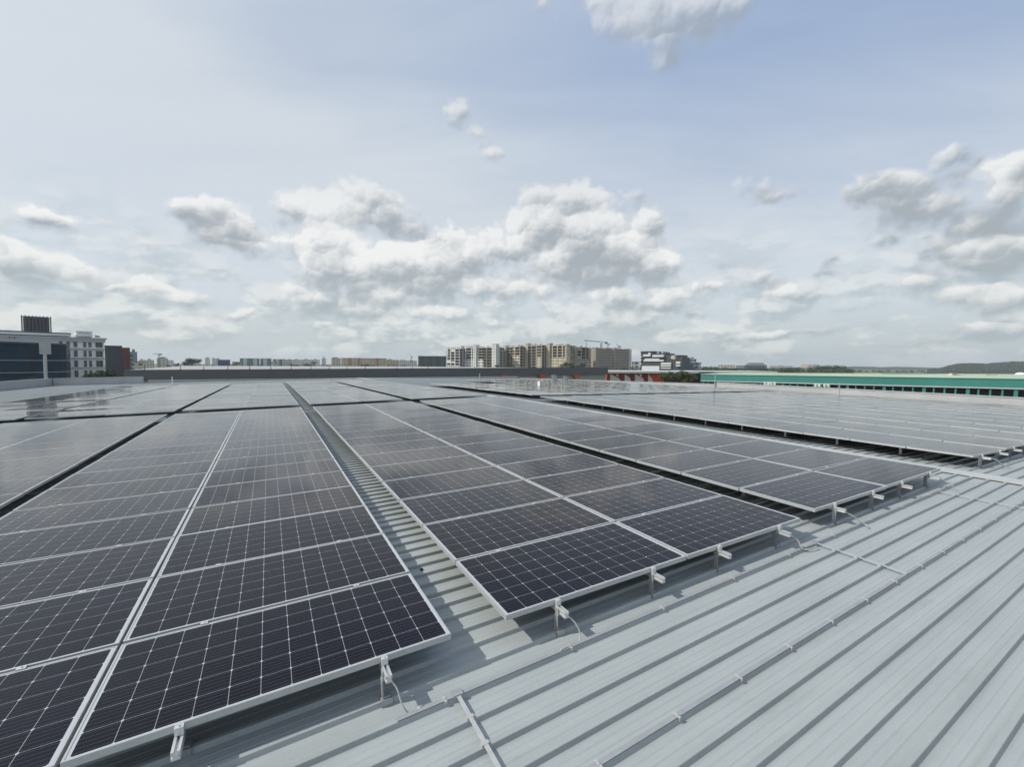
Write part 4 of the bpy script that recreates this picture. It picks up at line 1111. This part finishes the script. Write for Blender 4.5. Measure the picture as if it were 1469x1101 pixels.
ccol = t.mix(lf, cdark, clite)
# high veil and low broken cloud
dzz = t.math('ADD', t.math('MAXIMUM', dz, 0), .12)
pl = t.vec('MULTIPLY', t.comb(t.math('DIVIDE', dx, dzz), t.math('DIVIDE', dy, dzz), 0), (.5, .75, 1))
v1 = t.noise(pl, .55, 5, .55, .4); v2 = t.noise(t.vec('MULTIPLY', pl, (1, 2.5, 1)), 1.5, 6, .6, .6)
va = t.math('ADD', t.math('SUBTRACT', v1, .5), t.math('MULTIPLY', t.math('SUBTRACT', v2, .5), .4))
blue = t.math('ADD', t.math('ADD', t.rng(AZ, -.75, .35, -.25, .70), t.rng(EL, .16, .56, -.85, .25)), t.math('MULTIPLY', va, -1.3), None, True)
vcol = t.mix(blue, (.715, .775, .83), (.385, .495, .70))
vcol = t.mix(t.rng(EL, .0, .17, 1, 0, True), vcol, (.585, .665, .68))
veil = t.math('ADD', .86, t.math('MULTIPLY', va, .3), None, True)
lowp = t.comb(AZ, t.math('MULTIPLY', EL, 2.0), 3.7)
l1 = t.noise(lowp, 8, 8, .6); l2 = t.noise(t.vec('ADD', lowp, (-.02, .055, 0)), 8, 5, .55)
lowm = t.math('MULTIPLY', t.rng(l1, .42, .56, 0, .85, True), t.math('MULTIPLY', t.rng(EL, .08, .33, 1, 0, True), t.rng(EL, .0, .03, .3, 1)))
lcol = t.mix(t.rng(t.math('SUBTRACT', l1, l2), -.08, .10, 0, 1, True), (.49, .565, .59), (.86, .88, .865))
colr = t.mix(lowm, vcol, lcol)
fac = t.math('MAXIMUM', veil, lowm)
colr = t.mix(cm, colr, ccol)
fac = t.math('MAXIMUM', fac, cm)
bg2 = t.n.new('ShaderNodeBackground'); t.l.new(colr, bg2.inputs['Color']); bg2.inputs['Strength'].default_value = 1.0
ms = t.n.new('ShaderNodeMixShader'); t.l.new(fac, ms.inputs[0]); t.l.new(bg1.outputs[0], ms.inputs[1]); t.l.new(bg2.outputs[0], ms.inputs[2])
t.l.new(ms.outputs[0], out.inputs['Surface'])
try:
    w.cycles.sampling_method = 'MANUAL'; w.cycles.sample_map_resolution = 512
except Exception: pass

cam = bpy.data.cameras.new('camera'); co_ = bpy.data.objects.new('camera', cam); C.objects.link(co_)
cam.sensor_width = 36; cam.sensor_fit = 'HORIZONTAL'; cam.lens = FOC / 1469 * 36; cam.clip_end = 12000; cam.clip_start = .05
co_.matrix_world = Matrix.Translation(WC) @ Matrix((WR, WU, -WF)).transposed().to_4x4()
SC.camera = co_
SC.view_settings.view_transform = 'Standard'; SC.view_settings.look = 'None'; SC.view_settings.exposure = 0; SC.view_settings.gamma = 1
SC.render.resolution_x, SC.render.resolution_y = 1024, 768
SC.cycles.use_adaptive_sampling = True; SC.cycles.adaptive_threshold = .015
SC.cycles.max_bounces = 6; SC.cycles.volume_bounces = 0; SC.cycles.sample_clamp_indirect = 4
SC.cycles.use_denoising = True
